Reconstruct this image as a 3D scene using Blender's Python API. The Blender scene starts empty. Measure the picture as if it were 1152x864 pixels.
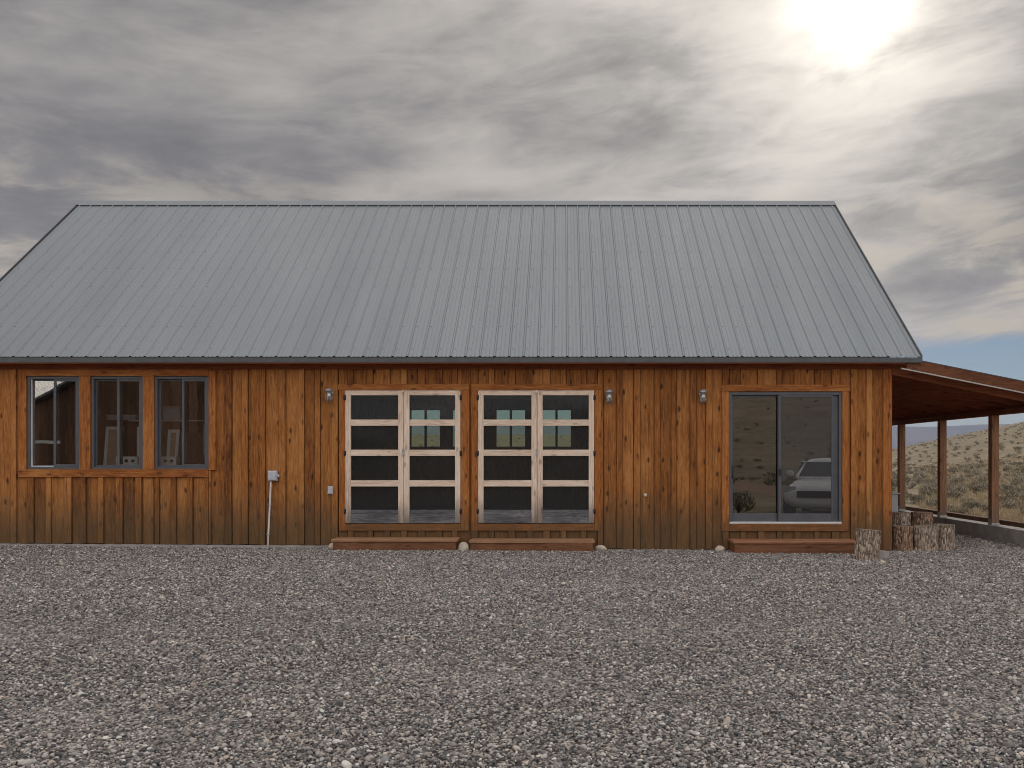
import bpy, bmesh, math, random
import numpy as np
from mathutils import Vector, Matrix, Euler

random.seed(11)
np.random.seed(11)
R = math.radians
scene = bpy.context.scene
COL = scene.collection

# ------------------------------------------------------------------ camera
CAM_H = 1.45
cam_d = bpy.data.cameras.new("camera")
cam = bpy.data.objects.new("camera", cam_d)
COL.objects.link(cam)
cam.location = (0, 0, CAM_H)
cam.rotation_euler = (R(90), 0, 0)
cam_d.sensor_width = 36
cam_d.lens = 31.25
cam_d.shift_x = -0.0503
cam_d.shift_y = 0.0720
cam_d.clip_start = 0.05
cam_d.clip_end = 40000
scene.camera = cam
scene.view_settings.view_transform = 'Standard'
scene.view_settings.look = 'None'
scene.view_settings.exposure = 0.0
scene.view_settings.gamma = 1.0
scene.view_settings.use_curve_mapping = False
scene.cycles.filter_width = 0.95

# ------------------------------------------------------------------ node helper
class NT:
    """small helper to write node expressions"""
    def __init__(s, tree):
        s.t = tree; s.n = tree.nodes; s.l = tree.links
    def new(s, typ, **kw):
        n = s.n.new(typ)
        for k, v in kw.items(): setattr(n, k, v)
        return n
    def put(s, sock, v):
        if isinstance(v, bpy.types.NodeSocket): s.l.new(v, sock)
        elif v is not None: sock.default_value = v
    def m(s, op, a, b=None, c=None, clamp=False):
        n = s.new('ShaderNodeMath', operation=op); n.use_clamp = clamp
        s.put(n.inputs[0], a); s.put(n.inputs[1], b); s.put(n.inputs[2], c)
        return n.outputs[0]
    def vm(s, op, a, b=None):
        n = s.new('ShaderNodeVectorMath', operation=op)
        s.put(n.inputs[0], a); s.put(n.inputs[1], b)
        return n.outputs['Value'] if op in ('DOT_PRODUCT', 'LENGTH') else n.outputs[0]
    def smooth(s, x, a, b, lo=0.0, hi=1.0):
        n = s.new('ShaderNodeMapRange', interpolation_type='SMOOTHSTEP')
        s.put(n.inputs[0], x); s.put(n.inputs[1], a); s.put(n.inputs[2], b); s.put(n.inputs[3], lo); s.put(n.inputs[4], hi)
        return n.outputs[0]
    def sep(s, v):
        n = s.new('ShaderNodeSeparateXYZ'); s.put(n.inputs[0], v); return n.outputs
    def comb(s, x, y, z):
        n = s.new('ShaderNodeCombineXYZ'); s.put(n.inputs[0], x); s.put(n.inputs[1], y); s.put(n.inputs[2], z); return n.outputs[0]
    def noise(s, v, scale, detail=4, rough=0.55, dist=0.0, col=False):
        n = s.new('ShaderNodeTexNoise')
        s.put(n.inputs['Vector'], v); n.inputs['Scale'].default_value = scale; n.inputs['Detail'].default_value = detail
        n.inputs['Roughness'].default_value = rough; n.inputs['Distortion'].default_value = dist
        return n.outputs[1 if col else 0]
    def voro(s, v, scale, feature='F1'):
        n = s.new('ShaderNodeTexVoronoi', feature=feature); s.put(n.inputs['Vector'], v); n.inputs['Scale'].default_value = scale
        return n.outputs
    def ramp(s, f, stops, interp='LINEAR'):
        n = s.new('ShaderNodeValToRGB'); s.put(n.inputs[0], f)
        cr = n.color_ramp; cr.interpolation = interp
        while len(cr.elements) < len(stops): cr.elements.new(0.5)
        for e, (p, c) in zip(cr.elements, stops):
            e.position = p; e.color = (*c, 1) if len(c) == 3 else c
        return n.outputs[0]
    def mix(s, f, a, b, typ='MIX'):
        n = s.new('ShaderNodeMix', data_type='RGBA', blend_type=typ)
        s.put(n.inputs[0], f)
        for k, v in ((6, a), (7, b)):
            if isinstance(v, tuple) and len(v) == 3: v = (*v, 1)
            s.put(n.inputs[k], v)
        return n.outputs[2]

# ------------------------------------------------------------------ sky
SUN_DIR = Vector((0.337, 1.0, 0.492)).normalized()
SUN_EL = math.asin(SUN_DIR.z)
SUN_AZ = math.atan2(SUN_DIR.x, SUN_DIR.y)
world = bpy.data.worlds.new("World"); scene.world = world
world.use_nodes = True
w = NT(world.node_tree); w.n.clear()
tc = w.new('ShaderNodeTexCoord')
d = w.vm('NORMALIZE', tc.outputs['Generated'])
dx, dy, dz = w.sep(d)
zc = w.m('MAXIMUM', dz, 0.0)
inv = w.m('DIVIDE', 1.0, w.m('ADD', zc, 0.16))
u = w.m('MULTIPLY', dx, inv); v = w.m('MULTIPLY', dy, inv)
# clouds on a layer overhead, drawn out sideways by the wind
cv = w.comb(w.m('MULTIPLY', dx, 1.55), w.m('MULTIPLY', dy, 1.2), w.m('ADD', w.m('MULTIPLY', dz, 3.6), w.m('MULTIPLY', dx, -0.32)))
n_big = w.noise(cv, 1.75, 5, 0.50, 0.35)
n_fine = w.noise(w.vm('MULTIPLY', cv, (1.0, 1.0, 1.5)), 4.6, 9, 0.62, 0.35)
n_all = w.m('ADD', w.m('MULTIPLY', n_big, 0.66), w.m('MULTIPLY', n_fine, 0.40))
cl = w.ramp(n_all, [(0.38, (0.148, 0.143, 0.150)), (0.48, (0.203, 0.197, 0.200)), (0.58, (0.30, 0.285, 0.278)), (0.70, (0.44, 0.415, 0.385))])
dn = w.vm('NORMALIZE', w.vm('ADD', d, w.vm('MULTIPLY', w.vm('SUBTRACT', w.noise(cv, 3.2, 4, 0.55, 0.3, True), (0.5, 0.5, 0.5)), (0.13, 0.0, 0.13))))
sd = w.m('MAXIMUM', w.vm('DOT_PRODUCT', dn, tuple(SUN_DIR)), 0.0)
thin = w.smooth(n_all, 0.38, 0.62, 0.50, 1.25)
g1 = w.m('MULTIPLY', w.m('POWER', sd, 1000), 0.9)
g2 = w.m('MULTIPLY', w.m('POWER', sd, 70), 0.20)
g3 = w.m('MULTIPLY', w.m('POWER', sd, 9.5), 0.30)
glow = w.m('MULTIPLY', w.m('ADD', w.m('ADD', g1, g2), g3), thin)
glowc = w.vm('MULTIPLY', w.comb(glow, glow, glow), (1.0, 0.92, 0.79))
cloud = w.vm('ADD', cl, glowc)
# warm pale gaps low down
low = w.smooth(dz, 0.17, 0.33, 1.0, 0.0)
warm = w.m('MULTIPLY', low, w.smooth(n_fine, 0.44, 0.60))
cloud = w.mix(w.m('MULTIPLY', warm, 0.75), cloud, (0.58, 0.515, 0.41))
# overcast boosted overhead and in sun-facing clouds behind, added fill for the shaded front
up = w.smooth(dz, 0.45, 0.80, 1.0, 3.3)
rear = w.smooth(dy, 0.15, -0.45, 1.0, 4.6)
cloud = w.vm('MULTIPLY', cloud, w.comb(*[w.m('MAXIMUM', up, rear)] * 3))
sky = w.new('ShaderNodeTexSky', sky_type='NISHITA')
sky.sun_disc = False; sky.sun_elevation = SUN_EL; sky.sun_rotation = SUN_AZ
sky.altitude = 1500; sky.air_density = 1.0; sky.dust_density = 0.6; sky.ozone_density = 1.6
clear = w.vm('MULTIPLY', sky.outputs[0], (0.031, 0.036, 0.040))
edge = w.m('ADD', dz, w.m('MULTIPLY', w.m('SUBTRACT', n_fine, 0.5), 0.09))
edge = w.m('ADD', edge, w.m('MULTIPLY', dx, -0.012))
mask = w.m('MAXIMUM', w.smooth(edge, 0.098, 0.128), w.smooth(dy, 0.1, -0.3))
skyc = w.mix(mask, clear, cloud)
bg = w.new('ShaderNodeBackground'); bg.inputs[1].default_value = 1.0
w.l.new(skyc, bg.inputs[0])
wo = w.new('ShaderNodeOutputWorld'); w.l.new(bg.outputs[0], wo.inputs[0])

sl = bpy.data.lights.new("sun", 'SUN'); so = bpy.data.objects.new("sun", sl); COL.objects.link(so)
sl.energy = 0.9; sl.angle = R(14); sl.color = (1.0, 0.92, 0.80)
so.rotation_euler = (-SUN_DIR).to_track_quat('-Z', 'Y').to_euler()

# ------------------------------------------------------------------ object helpers
class MB:
    def __init__(s): s.v = []; s.f = []; s.sm = []
    def add(s, vs, fs, smooth=False):
        o = len(s.v); s.v += [tuple(q) for q in vs]
        s.f += [tuple(i + o for i in f) for f in fs]; s.sm += [smooth] * len(fs)
        return s
    def box(s, x0, x1, y0, y1, z0, z1):
        return s.add([(x0,y0,z0),(x1,y0,z0),(x1,y1,z0),(x0,y1,z0),(x0,y0,z1),(x1,y0,z1),(x1,y1,z1),(x0,y1,z1)],
              [(0,3,2,1),(4,5,6,7),(0,1,5,4),(1,2,6,5),(2,3,7,6),(3,0,4,7)])
    def cbox(s, x0, x1, y0, y1, z0, z1, b=0.004):
        """box with chamfered front (-y) edges, top and sides"""
        return s.add([(x0,y0+b,z0),(x1,y0+b,z0),(x1,y1,z0),(x0,y1,z0),(x0,y0+b,z1),(x1,y0+b,z1),(x1,y1,z1),(x0,y1,z1),
               (x0+b,y0,z0+b),(x1-b,y0,z0+b),(x1-b,y0,z1-b),(x0+b,y0,z1-b)],
              [(0,3,2,1),(4,5,6,7),(1,2,6,5),(3,0,4,7),(2,3,7,6),(8,9,10,11),(0,1,9,8),(1,5,10,9),(5,4,11,10),(4,0,8,11)])
    def prism(s, pts, ax, a, b, smooth=False):
        """polygon pts (2D) extruded along axis ax from a to b"""
        def P(p, t):
            return {'x': (t, p[0], p[1]), 'y': (p[0], t, p[1]), 'z': (p[0], p[1], t)}[ax]
        n = len(pts)
        vs = [P(p, a) for p in pts] + [P(p, b) for p in pts]
        fs = [tuple(range(n))[::-1], tuple(range(n, 2*n))] + [(i, (i+1) % n, n+(i+1) % n, n+i) for i in range(n)]
        return s.add(vs, fs, smooth)
    def lathe(s, prof, c=(0,0,0), seg=16, ax='z', smooth=True):
        vs = []; n = len(prof)
        for k in range(seg):
            a = 2*math.pi*k/seg
            for r, h in prof:
                p = (r*math.cos(a), r*math.sin(a), h)
                if ax == 'y': p = (p[0], p[2], p[1])
                if ax == 'x': p = (p[2], p[0], p[1])
                vs.append((p[0]+c[0], p[1]+c[1], p[2]+c[2]))
        fs = []
        for k in range(seg):
            k2 = (k+1) % seg
            for i in range(n-1):
                fs.append((k*n+i, k2*n+i, k2*n+i+1, k*n+i+1))
        s.add(vs, fs, smooth)
        return s
    def tube(s, pts, r, seg=8):
        pts = [Vector(p) for p in pts]; n = len(pts); vs = []
        for i, p in enumerate(pts):
            t = (pts[min(i+1, n-1)] - pts[max(i-1, 0)]).normalized()
            q = Vector((0,0,1)) if abs(t.z) < .9 else Vector((1,0,0))
            a = t.cross(q).normalized(); b = t.cross(a)
            rr = r[i] if isinstance(r, (list, tuple)) else r
            for k in range(seg):
                an = 2*math.pi*k/seg
                vs.append(p + a*rr*math.cos(an) + b*rr*math.sin(an))
        fs = [(i*seg+k, i*seg+(k+1) % seg, (i+1)*seg+(k+1) % seg, (i+1)*seg+k) for i in range(n-1) for k in range(seg)]
        fs += [tuple(range(seg))[::-1], tuple((n-1)*seg+k for k in range(seg))]
        return s.add(vs, fs, True)
    def build(s, name, mat, parent=None, loc=None):
        L = Vector((0,0,0)); p = parent
        while p is not None: L += p.location; p = p.parent
        if loc is not None: L = Vector(loc)
        me = bpy.data.meshes.new(name)
        me.from_pydata([(q[0]-L.x, q[1]-L.y, q[2]-L.z) for q in s.v], [], s.f)
        me.polygons.foreach_set('use_smooth', s.sm)
        bm = bmesh.new(); bm.from_mesh(me); bmesh.ops.recalc_face_normals(bm, faces=bm.faces); bm.to_mesh(me); bm.free()
        me.materials.append(mat)
        o = bpy.data.objects.new(name, me); COL.objects.link(o)
        if parent is not None: o.parent = parent
        elif loc is not None: o.location = L
        return o

def tag(o, label=None, cat=None, group=None, kind=None):
    for k, v_ in (('label', label), ('category', cat), ('group', group), ('kind', kind)):
        if v_: o[k] = v_
    return o
def thing(name, label, cat, loc=(0,0,0), rz=0, group=None):
    o = bpy.data.objects.new(name, None); COL.objects.link(o)
    o.location = loc; o.rotation_euler = (0, 0, rz); o.empty_display_size = 0.2
    return tag(o, label, cat, group)
def copy_thing(src, loc, rot=(0,0,0), label=None, scale=None):
    def rec(o, par):
        c = o.copy(); COL.objects.link(c); c.parent = par
        for ch in list(o.children): rec(ch, c)
        return c
    c = rec(src, None); c.location = loc; c.rotation_euler = rot
    if label: c['label'] = label
    if scale is not None: c.scale = scale
    return c

# ------------------------------------------------------------------ materials
def pmat(name, base=(0.5,0.5,0.5), rough=0.6, metal=0.0, spec=0.5):
    m = bpy.data.materials.new(name); m.use_nodes = True
    t = NT(m.node_tree); b = t.n['Principled BSDF']
    b.inputs['Base Color'].default_value = (*base, 1); b.inputs['Roughness'].default_value = rough
    b.inputs['Metallic'].default_value = metal; b.inputs['Specular IOR Level'].default_value = spec
    return m, t, b
def bump(t, b, h, strength=0.3, dist=0.01):
    n = t.new('ShaderNodeBump'); n.inputs['Strength'].default_value = strength; n.inputs['Distance'].default_value = dist
    t.put(n.inputs['Height'], h); t.l.new(n.outputs[0], b.inputs['Normal'])
def objco(t): return t.new('ShaderNodeTexCoord').outputs['Object']

def wood(name, dark, mid, light, axis='z', weather=None, wz=(0.25, 1.0), knots=0.8, island=0.5, rough=0.75, gscale=1.0, bumps=0.35):
    m, t, b = pmat(name, rough=rough, spec=0.25)
    co = objco(t)
    geo = t.new('ShaderNodeNewGeometry'); rnd = geo.outputs['Random Per Island']
    st = {'z': (1, 1, 0.10), 'x': (0.10, 1, 1), 'y': (1, 0.10, 1)}[axis]
    off = t.comb(t.m('MULTIPLY', rnd, 31.0), t.m('MULTIPLY', rnd, 17.0), t.m('MULTIPLY', rnd, 47.0))
    gv = t.vm('ADD', t.vm('MULTIPLY', co, st), off)
    g = t.noise(gv, 24*gscale, 7, 0.70, 1.6)
    g2 = t.noise(gv, 52*gscale, 4, 0.65, 0.6)
    blot = t.noise(t.vm('ADD', t.vm('MULTIPLY', co, tuple(0.35 if q < 1 else 1 for q in st)), off), 2.6, 4, 0.6, 0.6)
    f = t.m('ADD', t.m('ADD', t.m('MULTIPLY', g, 0.50), t.m('MULTIPLY', g2, 0.38)), t.m('MULTIPLY', blot, 0.32))
    f = t.m('ADD', f, t.m('MULTIPLY', t.m('SUBTRACT', rnd, 0.5), island*0.55))
    c = t.ramp(f, [(0.43, dark), (0.60, mid), (0.76, light)])
    stv = t.vm('ADD', t.vm('MULTIPLY', co, tuple(0.03 if q < 1 else 1 for q in st)), off)
    sk = t.smooth(t.noise(stv, 34*gscale, 3, 0.6, 0.4), 0.56, 0.70)
    c = t.mix(t.m('MULTIPLY', sk, 0.55), c, tuple(q*0.8 for q in dark))
    # some boards redder than others
    rnd2 = t.m('FRACT', t.m('MULTIPLY', rnd, 7.31))
    c = t.mix(t.m('MULTIPLY', rnd2, 0.30*island), c, t.mix(1.0, c, (1.18, 0.74, 0.62), 'MULTIPLY'))
    if knots:
        kv = t.vm('ADD', t.vm('MULTIPLY', co, tuple(0.45 if q < 1 else 1 for q in st)), off)
        kx, ky_, kz = t.sep(kv)
        kvv = {'z': t.comb(t.m('ADD', kx, ky_), kz, 0), 'x': t.comb(kx, t.m('ADD', ky_, kz), 0), 'y': t.comb(t.m('ADD', kx, kz), ky_, 0)}[axis]
        kn_ = t.new('ShaderNodeTexVoronoi', voronoi_dimensions='2D'); t.put(kn_.inputs['Vector'], kvv); kn_.inputs['Scale'].default_value = 5.0
        kd = kn_.outputs
        ksel = t.smooth(t.sep(kd['Color'])[0], 0.35, 0.5)
        kn = t.m('MULTIPLY', t.smooth(t.m('ADD', kd['Distance'], t.m('MULTIPLY', t.m('SUBTRACT', g, 0.5), 0.16)), 0.05, 0.15, 1.0, 0.0), ksel)
        c = t.mix(t.m('MULTIPLY', kn, knots), c, tuple(q*0.42 for q in dark))
    if weather:
        z = t.sep(co)[2]
        wn = t.noise(t.vm('ADD', t.vm('MULTIPLY', co, (1, 1, 0.3)), off), 5.0, 5, 0.65)
        ww = t.m('ADD', z, t.m('MULTIPLY', t.m('SUBTRACT', wn, 0.5), 1.1))
        wf = t.m('MULTIPLY', t.smooth(ww, wz[0], wz[1], 0.85, 0.0), t.smooth(wn, 0.25, 0.6, 0.75, 1.0))
        wc = t.mix(g, tuple(q*0.55 for q in weather), tuple(q*1.35 for q in weather))
        c = t.mix(wf, c, wc)
    t.l.new(c, b.inputs['Base Color'])
    bump(t, b, t.m('ADD', g, t.m('MULTIPLY', g2, 0.5)), bumps, 0.006)
    return m

S_D, S_M, S_L = (0.095, 0.032, 0.009), (0.295, 0.110, 0.025), (0.47, 0.212, 0.064)
WEATH = (0.105, 0.070, 0.036)
M_SIDE = wood("stained siding", S_D, S_M, S_L, 'z', WEATH, (0.2, 1.15), 0.85, 0.32)
M_BAT = wood("stained batten", S_D, S_M, S_L, 'z', WEATH, (0.2, 1.1), 0.6, 0.45)
M_TRZ = wood("stained trim upright", S_D, (0.33, 0.11, 0.025), S_L, 'z', WEATH, (0.15, 0.80), 0.6, 0.5)
M_TRX = wood("stained trim level", S_D, (0.29, 0.095, 0.022), S_L, 'x', WEATH, (0.15, 0.85), 0.6, 0.5)
M_FRZ = wood("red stained frieze", (0.085, 0.022, 0.008), (0.19, 0.050, 0.016), (0.28, 0.085, 0.026), 'x', None, knots=0.5, island=0.4)
M_SHED = wood("dull brown shed boards", (0.06, 0.032, 0.018), (0.14, 0.082, 0.050), (0.21, 0.13, 0.085), "z", None, knots=0.5, island=0.5)
M_BARGE = wood("dark brown barge board", (0.055, 0.022, 0.010), (0.125, 0.046, 0.021), (0.19, 0.075, 0.036), "x", None, knots=0.5, island=0.4)
M_RAFT = wood("brown rafter timber", (0.13, 0.042, 0.019), (0.27, 0.086, 0.037), (0.38, 0.135, 0.06), "x", None, knots=0.5, island=0.4)
M_SOF = wood("red stained soffit", (0.28, 0.088, 0.042), (0.58, 0.195, 0.090), (0.70, 0.29, 0.14), 'x', None, knots=0.6, island=0.6)
M_POST = wood("brown post timber", (0.12, 0.060, 0.035), (0.27, 0.140, 0.080), (0.40, 0.225, 0.135), 'z', (0.17, 0.13, 0.10), (0.1, 0.8), 0.5, 0.4)
M_BEAM = wood("brown beam timber", (0.10, 0.034, 0.014), (0.20, 0.070, 0.028), (0.29, 0.11, 0.045), 'y', None, knots=0.5, island=0.4)
P_D, P_M, P_L = (0.36, 0.275, 0.215), (0.72, 0.575, 0.455), (0.85, 0.73, 0.62)
GREY = (0.15, 0.155, 0.17)
M_DRZ = wood("bare pale door wood upright", P_D, P_M, P_L, 'z', (0.085, 0.082, 0.085), (0.35, 0.90), 0.5, 0.35, 0.8)
M_DRX = wood("bare pale door wood level", P_D, P_M, P_L, 'x', None, knots=0.45, island=0.4, rough=0.8)
M_DRB = wood("weathered grey door rail", (0.045, 0.046, 0.050), (0.105, 0.11, 0.122), (0.26, 0.255, 0.255), 'x', None, knots=0.4, island=0.3, rough=0.85)
M_STEP = wood("weathered step plank", (0.16, 0.092, 0.050), (0.33, 0.185, 0.100), (0.46, 0.28, 0.165), 'x', None, knots=0.5, island=0.5, rough=0.8)
M_STEPR = wood("reddish step plank", (0.085, 0.038, 0.020), (0.18, 0.080, 0.040), (0.27, 0.135, 0.072), 'x', None, knots=0.5, island=0.5, rough=0.8)
M_STEP2 = wood("reddish tread plank", (0.15, 0.070, 0.038), (0.30, 0.140, 0.078), (0.42, 0.22, 0.13), "x", None, knots=0.5, island=0.5, rough=0.8)
M_TIMB = wood("dark ground timber", (0.06, 0.035, 0.022), (0.14, 0.08, 0.048), (0.24, 0.15, 0.09), 'y', None, knots=0.4, island=0.3, rough=0.9)
M_INW = wood("inner plank wall", (0.07, 0.038, 0.025), (0.13, 0.072, 0.048), (0.19, 0.11, 0.075), 'z', None, knots=0.5, island=0.5)

def metal_roof():
    m, t, b = pmat("galvalume roof", (0.27, 0.29, 0.32), 0.42, 0.5, 0.5)
    co = objco(t)
    n = t.noise(t.vm('MULTIPLY', co, (1.0, 0.15, 0.15)), 1.6, 4, 0.6)
    n2 = t.noise(t.vm('MULTIPLY', co, (3.0, 0.35, 0.35)), 9, 5, 0.7)
    f = t.m('ADD', t.m('MULTIPLY', n, 0.6), t.m('MULTIPLY', n2, 0.4))
    wn = t.new('ShaderNodeTexWhiteNoise', noise_dimensions='1D'); t.put(wn.inputs['W'], t.m('FLOOR', t.m('DIVIDE', t.m('ADD', t.sep(co)[0], 30), 0.914)))
    f = t.m('ADD', f, t.m('MULTIPLY', t.m('SUBTRACT', wn.outputs[0], 0.5), 0.09))
    t.l.new(t.ramp(f, [(0.3, (0.225, 0.248, 0.267)), (0.7, (0.285, 0.309, 0.328))]), b.inputs['Base Color'])
    t.l.new(t.smooth(n2, 0.3, 0.7, 0.36, 0.50), b.inputs['Roughness'])
    bump(t, b, t.noise(t.vm('MULTIPLY', co, (2.2, .6, .6)), 2.0, 3), 0.12, 0.03)
    return m
M_ROOF = metal_roof()
def grimy(name, base, rough=0.5, metal=0.0, amt=0.25, scale=6):
    m, t, b = pmat(name, base, rough, metal)
    co = objco(t); n = t.noise(co, scale, 6, 0.65)
    t.l.new(t.ramp(n, [(0.3, tuple(q*(1-amt) for q in base)), (0.7, tuple(q*(1+amt*0.5) for q in base))]), b.inputs['Base Color'])
    bump(t, b, t.noise(co, scale*8, 3), 0.06, 0.004)
    return m
M_TRIMMET = grimy("dark grey trim metal", (0.085, 0.092, 0.10), 0.45, 0.3)
M_STRIP = grimy("pale drip edge metal", (0.42, 0.40, 0.38), 0.45, 0.3)
M_VIN = grimy("grey window frame", (0.092, 0.096, 0.110), 0.45, 0.1, 0.2)
M_VINL = grimy("pale window track", (0.62, 0.62, 0.62), 0.5, 0.0, 0.15)
M_GASK = grimy("dark gasket", (0.02, 0.02, 0.024), 0.6)
M_CONC = grimy("concrete", (0.36, 0.345, 0.325), 0.9, 0, 0.35, 4)
M_GALV = grimy("galvanised metal", (0.42, 0.42, 0.43), 0.4, 0.6, 0.35, 25)
M_GREYP = grimy("grey plastic", (0.50, 0.525, 0.57), 0.5, 0, 0.15, 12)
M_COND = grimy("white conduit", (0.72, 0.72, 0.71), 0.45, 0, 0.2, 10)
M_BLACK = grimy("black iron", (0.025, 0.024, 0.024), 0.5, 0.3)
M_WHITE = grimy("white enamel", (0.84, 0.84, 0.82), 0.4, 0, 0.1)
M_STONE = grimy("pale rounded stone", (0.58, 0.50, 0.41), 0.85, 0, 0.35, 14)
M_PLAST = grimy("inner plaster wall", (0.42, 0.39, 0.36), 0.9, 0, 0.15)
M_LINE = grimy("white inner lining", (0.72, 0.70, 0.67), 0.9, 0, 0.1)
M_DARKF = grimy("dark inner floor", (0.045, 0.042, 0.04), 0.75, 0, 0.3)
M_BRK = grimy("oiled wood shelf", (0.50, 0.38, 0.27), 0.7, 0, 0.2)

def glass(name, tint, refl, rough=0.0, screen=0.0):
    m = bpy.data.materials.new(name); m.use_nodes = True
    t = NT(m.node_tree); t.n.clear()
    out = t.new('ShaderNodeOutputMaterial')
    tr = t.new('ShaderNodeBsdfTransparent'); tr.inputs[0].default_value = (*tint, 1)
    gl = t.new('ShaderNodeBsdfGlossy'); gl.inputs['Roughness'].default_value = rough; gl.inputs[0].default_value = (1, 1, 1, 1)
    lw = t.new('ShaderNodeLayerWeight'); lw.inputs[0].default_value = 0.35
    f = t.m('ADD', refl, t.m('MULTIPLY', lw.outputs['Fresnel'], 0.35*min(1.0, refl*6)), clamp=True)
    co = objco(t)
    bn = t.new('ShaderNodeBump'); bn.inputs['Strength'].default_value = 0.02; bn.inputs['Distance'].default_value = 0.02
    t.put(bn.inputs['Height'], t.noise(co, 2.2, 1)); t.l.new(bn.outputs[0], gl.inputs['Normal'])
    mx = t.new('ShaderNodeMixShader'); t.put(mx.inputs[0], f); t.l.new(tr.outputs[0], mx.inputs[1]); t.l.new(gl.outputs[0], mx.inputs[2])
    res = mx.outputs[0]
    if screen:            # insect screen in front of the glass: fine grey threads
        df = t.new('ShaderNodeBsdfDiffuse'); df.inputs[0].default_value = (0.20, 0.20, 0.215, 1)
        m2 = t.new('ShaderNodeMixShader'); m2.inputs[0].default_value = screen
        t.l.new(res, m2.inputs[1]); t.l.new(df.outputs[0], m2.inputs[2]); res = m2.outputs[0]
    t.l.new(res, out.inputs[0])
    return m
M_GLASS = glass("window glass", (0.84, 0.85, 0.85), 0.17)
M_GSCR = glass("screened glass", (0.42, 0.42, 0.43), 0.07)
M_GDOOR = glass("door glass behind screen", (0.78, 0.80, 0.74), 0.012, 0.06, 0.075)
M_GSLD = glass("sliding door glass", (0.30, 0.30, 0.31), 0.21)
M_GSLS = glass("sliding door glass with screen", (0.22, 0.22, 0.24), 0.16, 0.0, 0.14)
M_GGRN = glass("green tinted glass", (0.84, 0.92, 0.88), 0.02)
M_GJAR = glass("lamp jar glass", (0.75, 0.75, 0.74), 0.20)

# ------------------------------------------------------------------ ground
S = 70.0; WY = 14.286                       # front wall plane; 70 units of the survey grid per metre there
def wx(p): return (p - 634.0)/S
def wz(p): return CAM_H + (515.0 - p)/S
def gz(x, y=0): return -0.006*(max(-30, min(12, x)) + 2.0)

def fbm(x, y, s, seed):
    rs = np.random.RandomState(seed); h = np.zeros_like(x); a = 1.0
    for o in range(5):
        for k in range(3):
            an = rs.uniform(0, 2*math.pi); ph = rs.uniform(0, 2*math.pi)
            h += a*np.sin((x*math.cos(an) + y*math.sin(an))*s*(2**o)*rs.uniform(.8, 1.25) + ph)/3
        a *= 0.5
    return h
def sstep(x, a, b):
    t_ = np.clip((x-a)/(b-a), 0, 1); return t_*t_*(3-2*t_)
def terrain(x, y):
    x = np.asarray(x, float); y = np.asarray(y, float)
    r = np.hypot(x, y) + 1e-6; az = x/r
    # outside the yard: gentle rise, then a bare hill to the right ahead
    h = fbm(x, y, 0.045, 3)*0.10*sstep(r, 18, 60)
    fwd = sstep(y/r, 0.0, 0.5)
    el = np.clip(0.0155 + 0.235*(az - 0.356), 0.003, 0.075)          # how steep the hill stands up at this bearing
    el = np.maximum(el, 0.030*(1 - sstep(az, 0.16, 0.30)))
    hill = el*330*sstep(r, 35, 330) + fbm(x, y, 0.02, 5)*1.0*sstep(r, 80, 300)
    h = h + fwd*hill*(1 - 0.85*sstep(r, 380, 900))
    back = sstep(-y/r, -0.1, 0.5)
    h = h + back*(13.5*sstep(r, 30, 160)*(0.8+0.2*np.sin(az*5)) + fbm(x, y, 0.025, 8)*1.0*sstep(r, 50, 150))
    yard = (1 - sstep(x, 12.5, 16))*sstep(x, -34, -30)*sstep(y, -12, -8)*(1 - sstep(y, 28, 33))
    edge_ = sstep(x, 3.9, 4.5)*(1 - sstep(y, 4.6, 5.2))
    h = h*(1-yard) - 0.13*yard*(1 - .85*edge_) - 0.04
    # far range
    m = sstep(r, 4200, 6200)*(1 - 0.6*sstep(r, 7200, 9000))
    h = h + m*(205 + 42*fbm(np.arctan2(x, y)*1000, r*0.06, 0.012, 21))*fwd
    h = h - sstep(r, 400, 1500)*6
    return h
def sheet(n, ext, k):
    tt = np.linspace(-1, 1, n); return np.sinh(tt*k)/math.sinh(k)*ext
gx = sheet(281, 11000, 6.6); gy = sheet(281, 11000, 6.6)
X, Y = np.meshgrid(gx, gy); Z = terrain(X, Y)
nv = len(gx)
vs = np.stack([X.ravel(), Y.ravel(), Z.ravel()], 1)
ii = np.arange(nv*nv).reshape(nv, nv)
fs = np.stack([ii[:-1, :-1].ravel(), ii[:-1, 1:].ravel(), ii[1:, 1:].ravel(), ii[1:, :-1].ravel()], 1)
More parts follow.
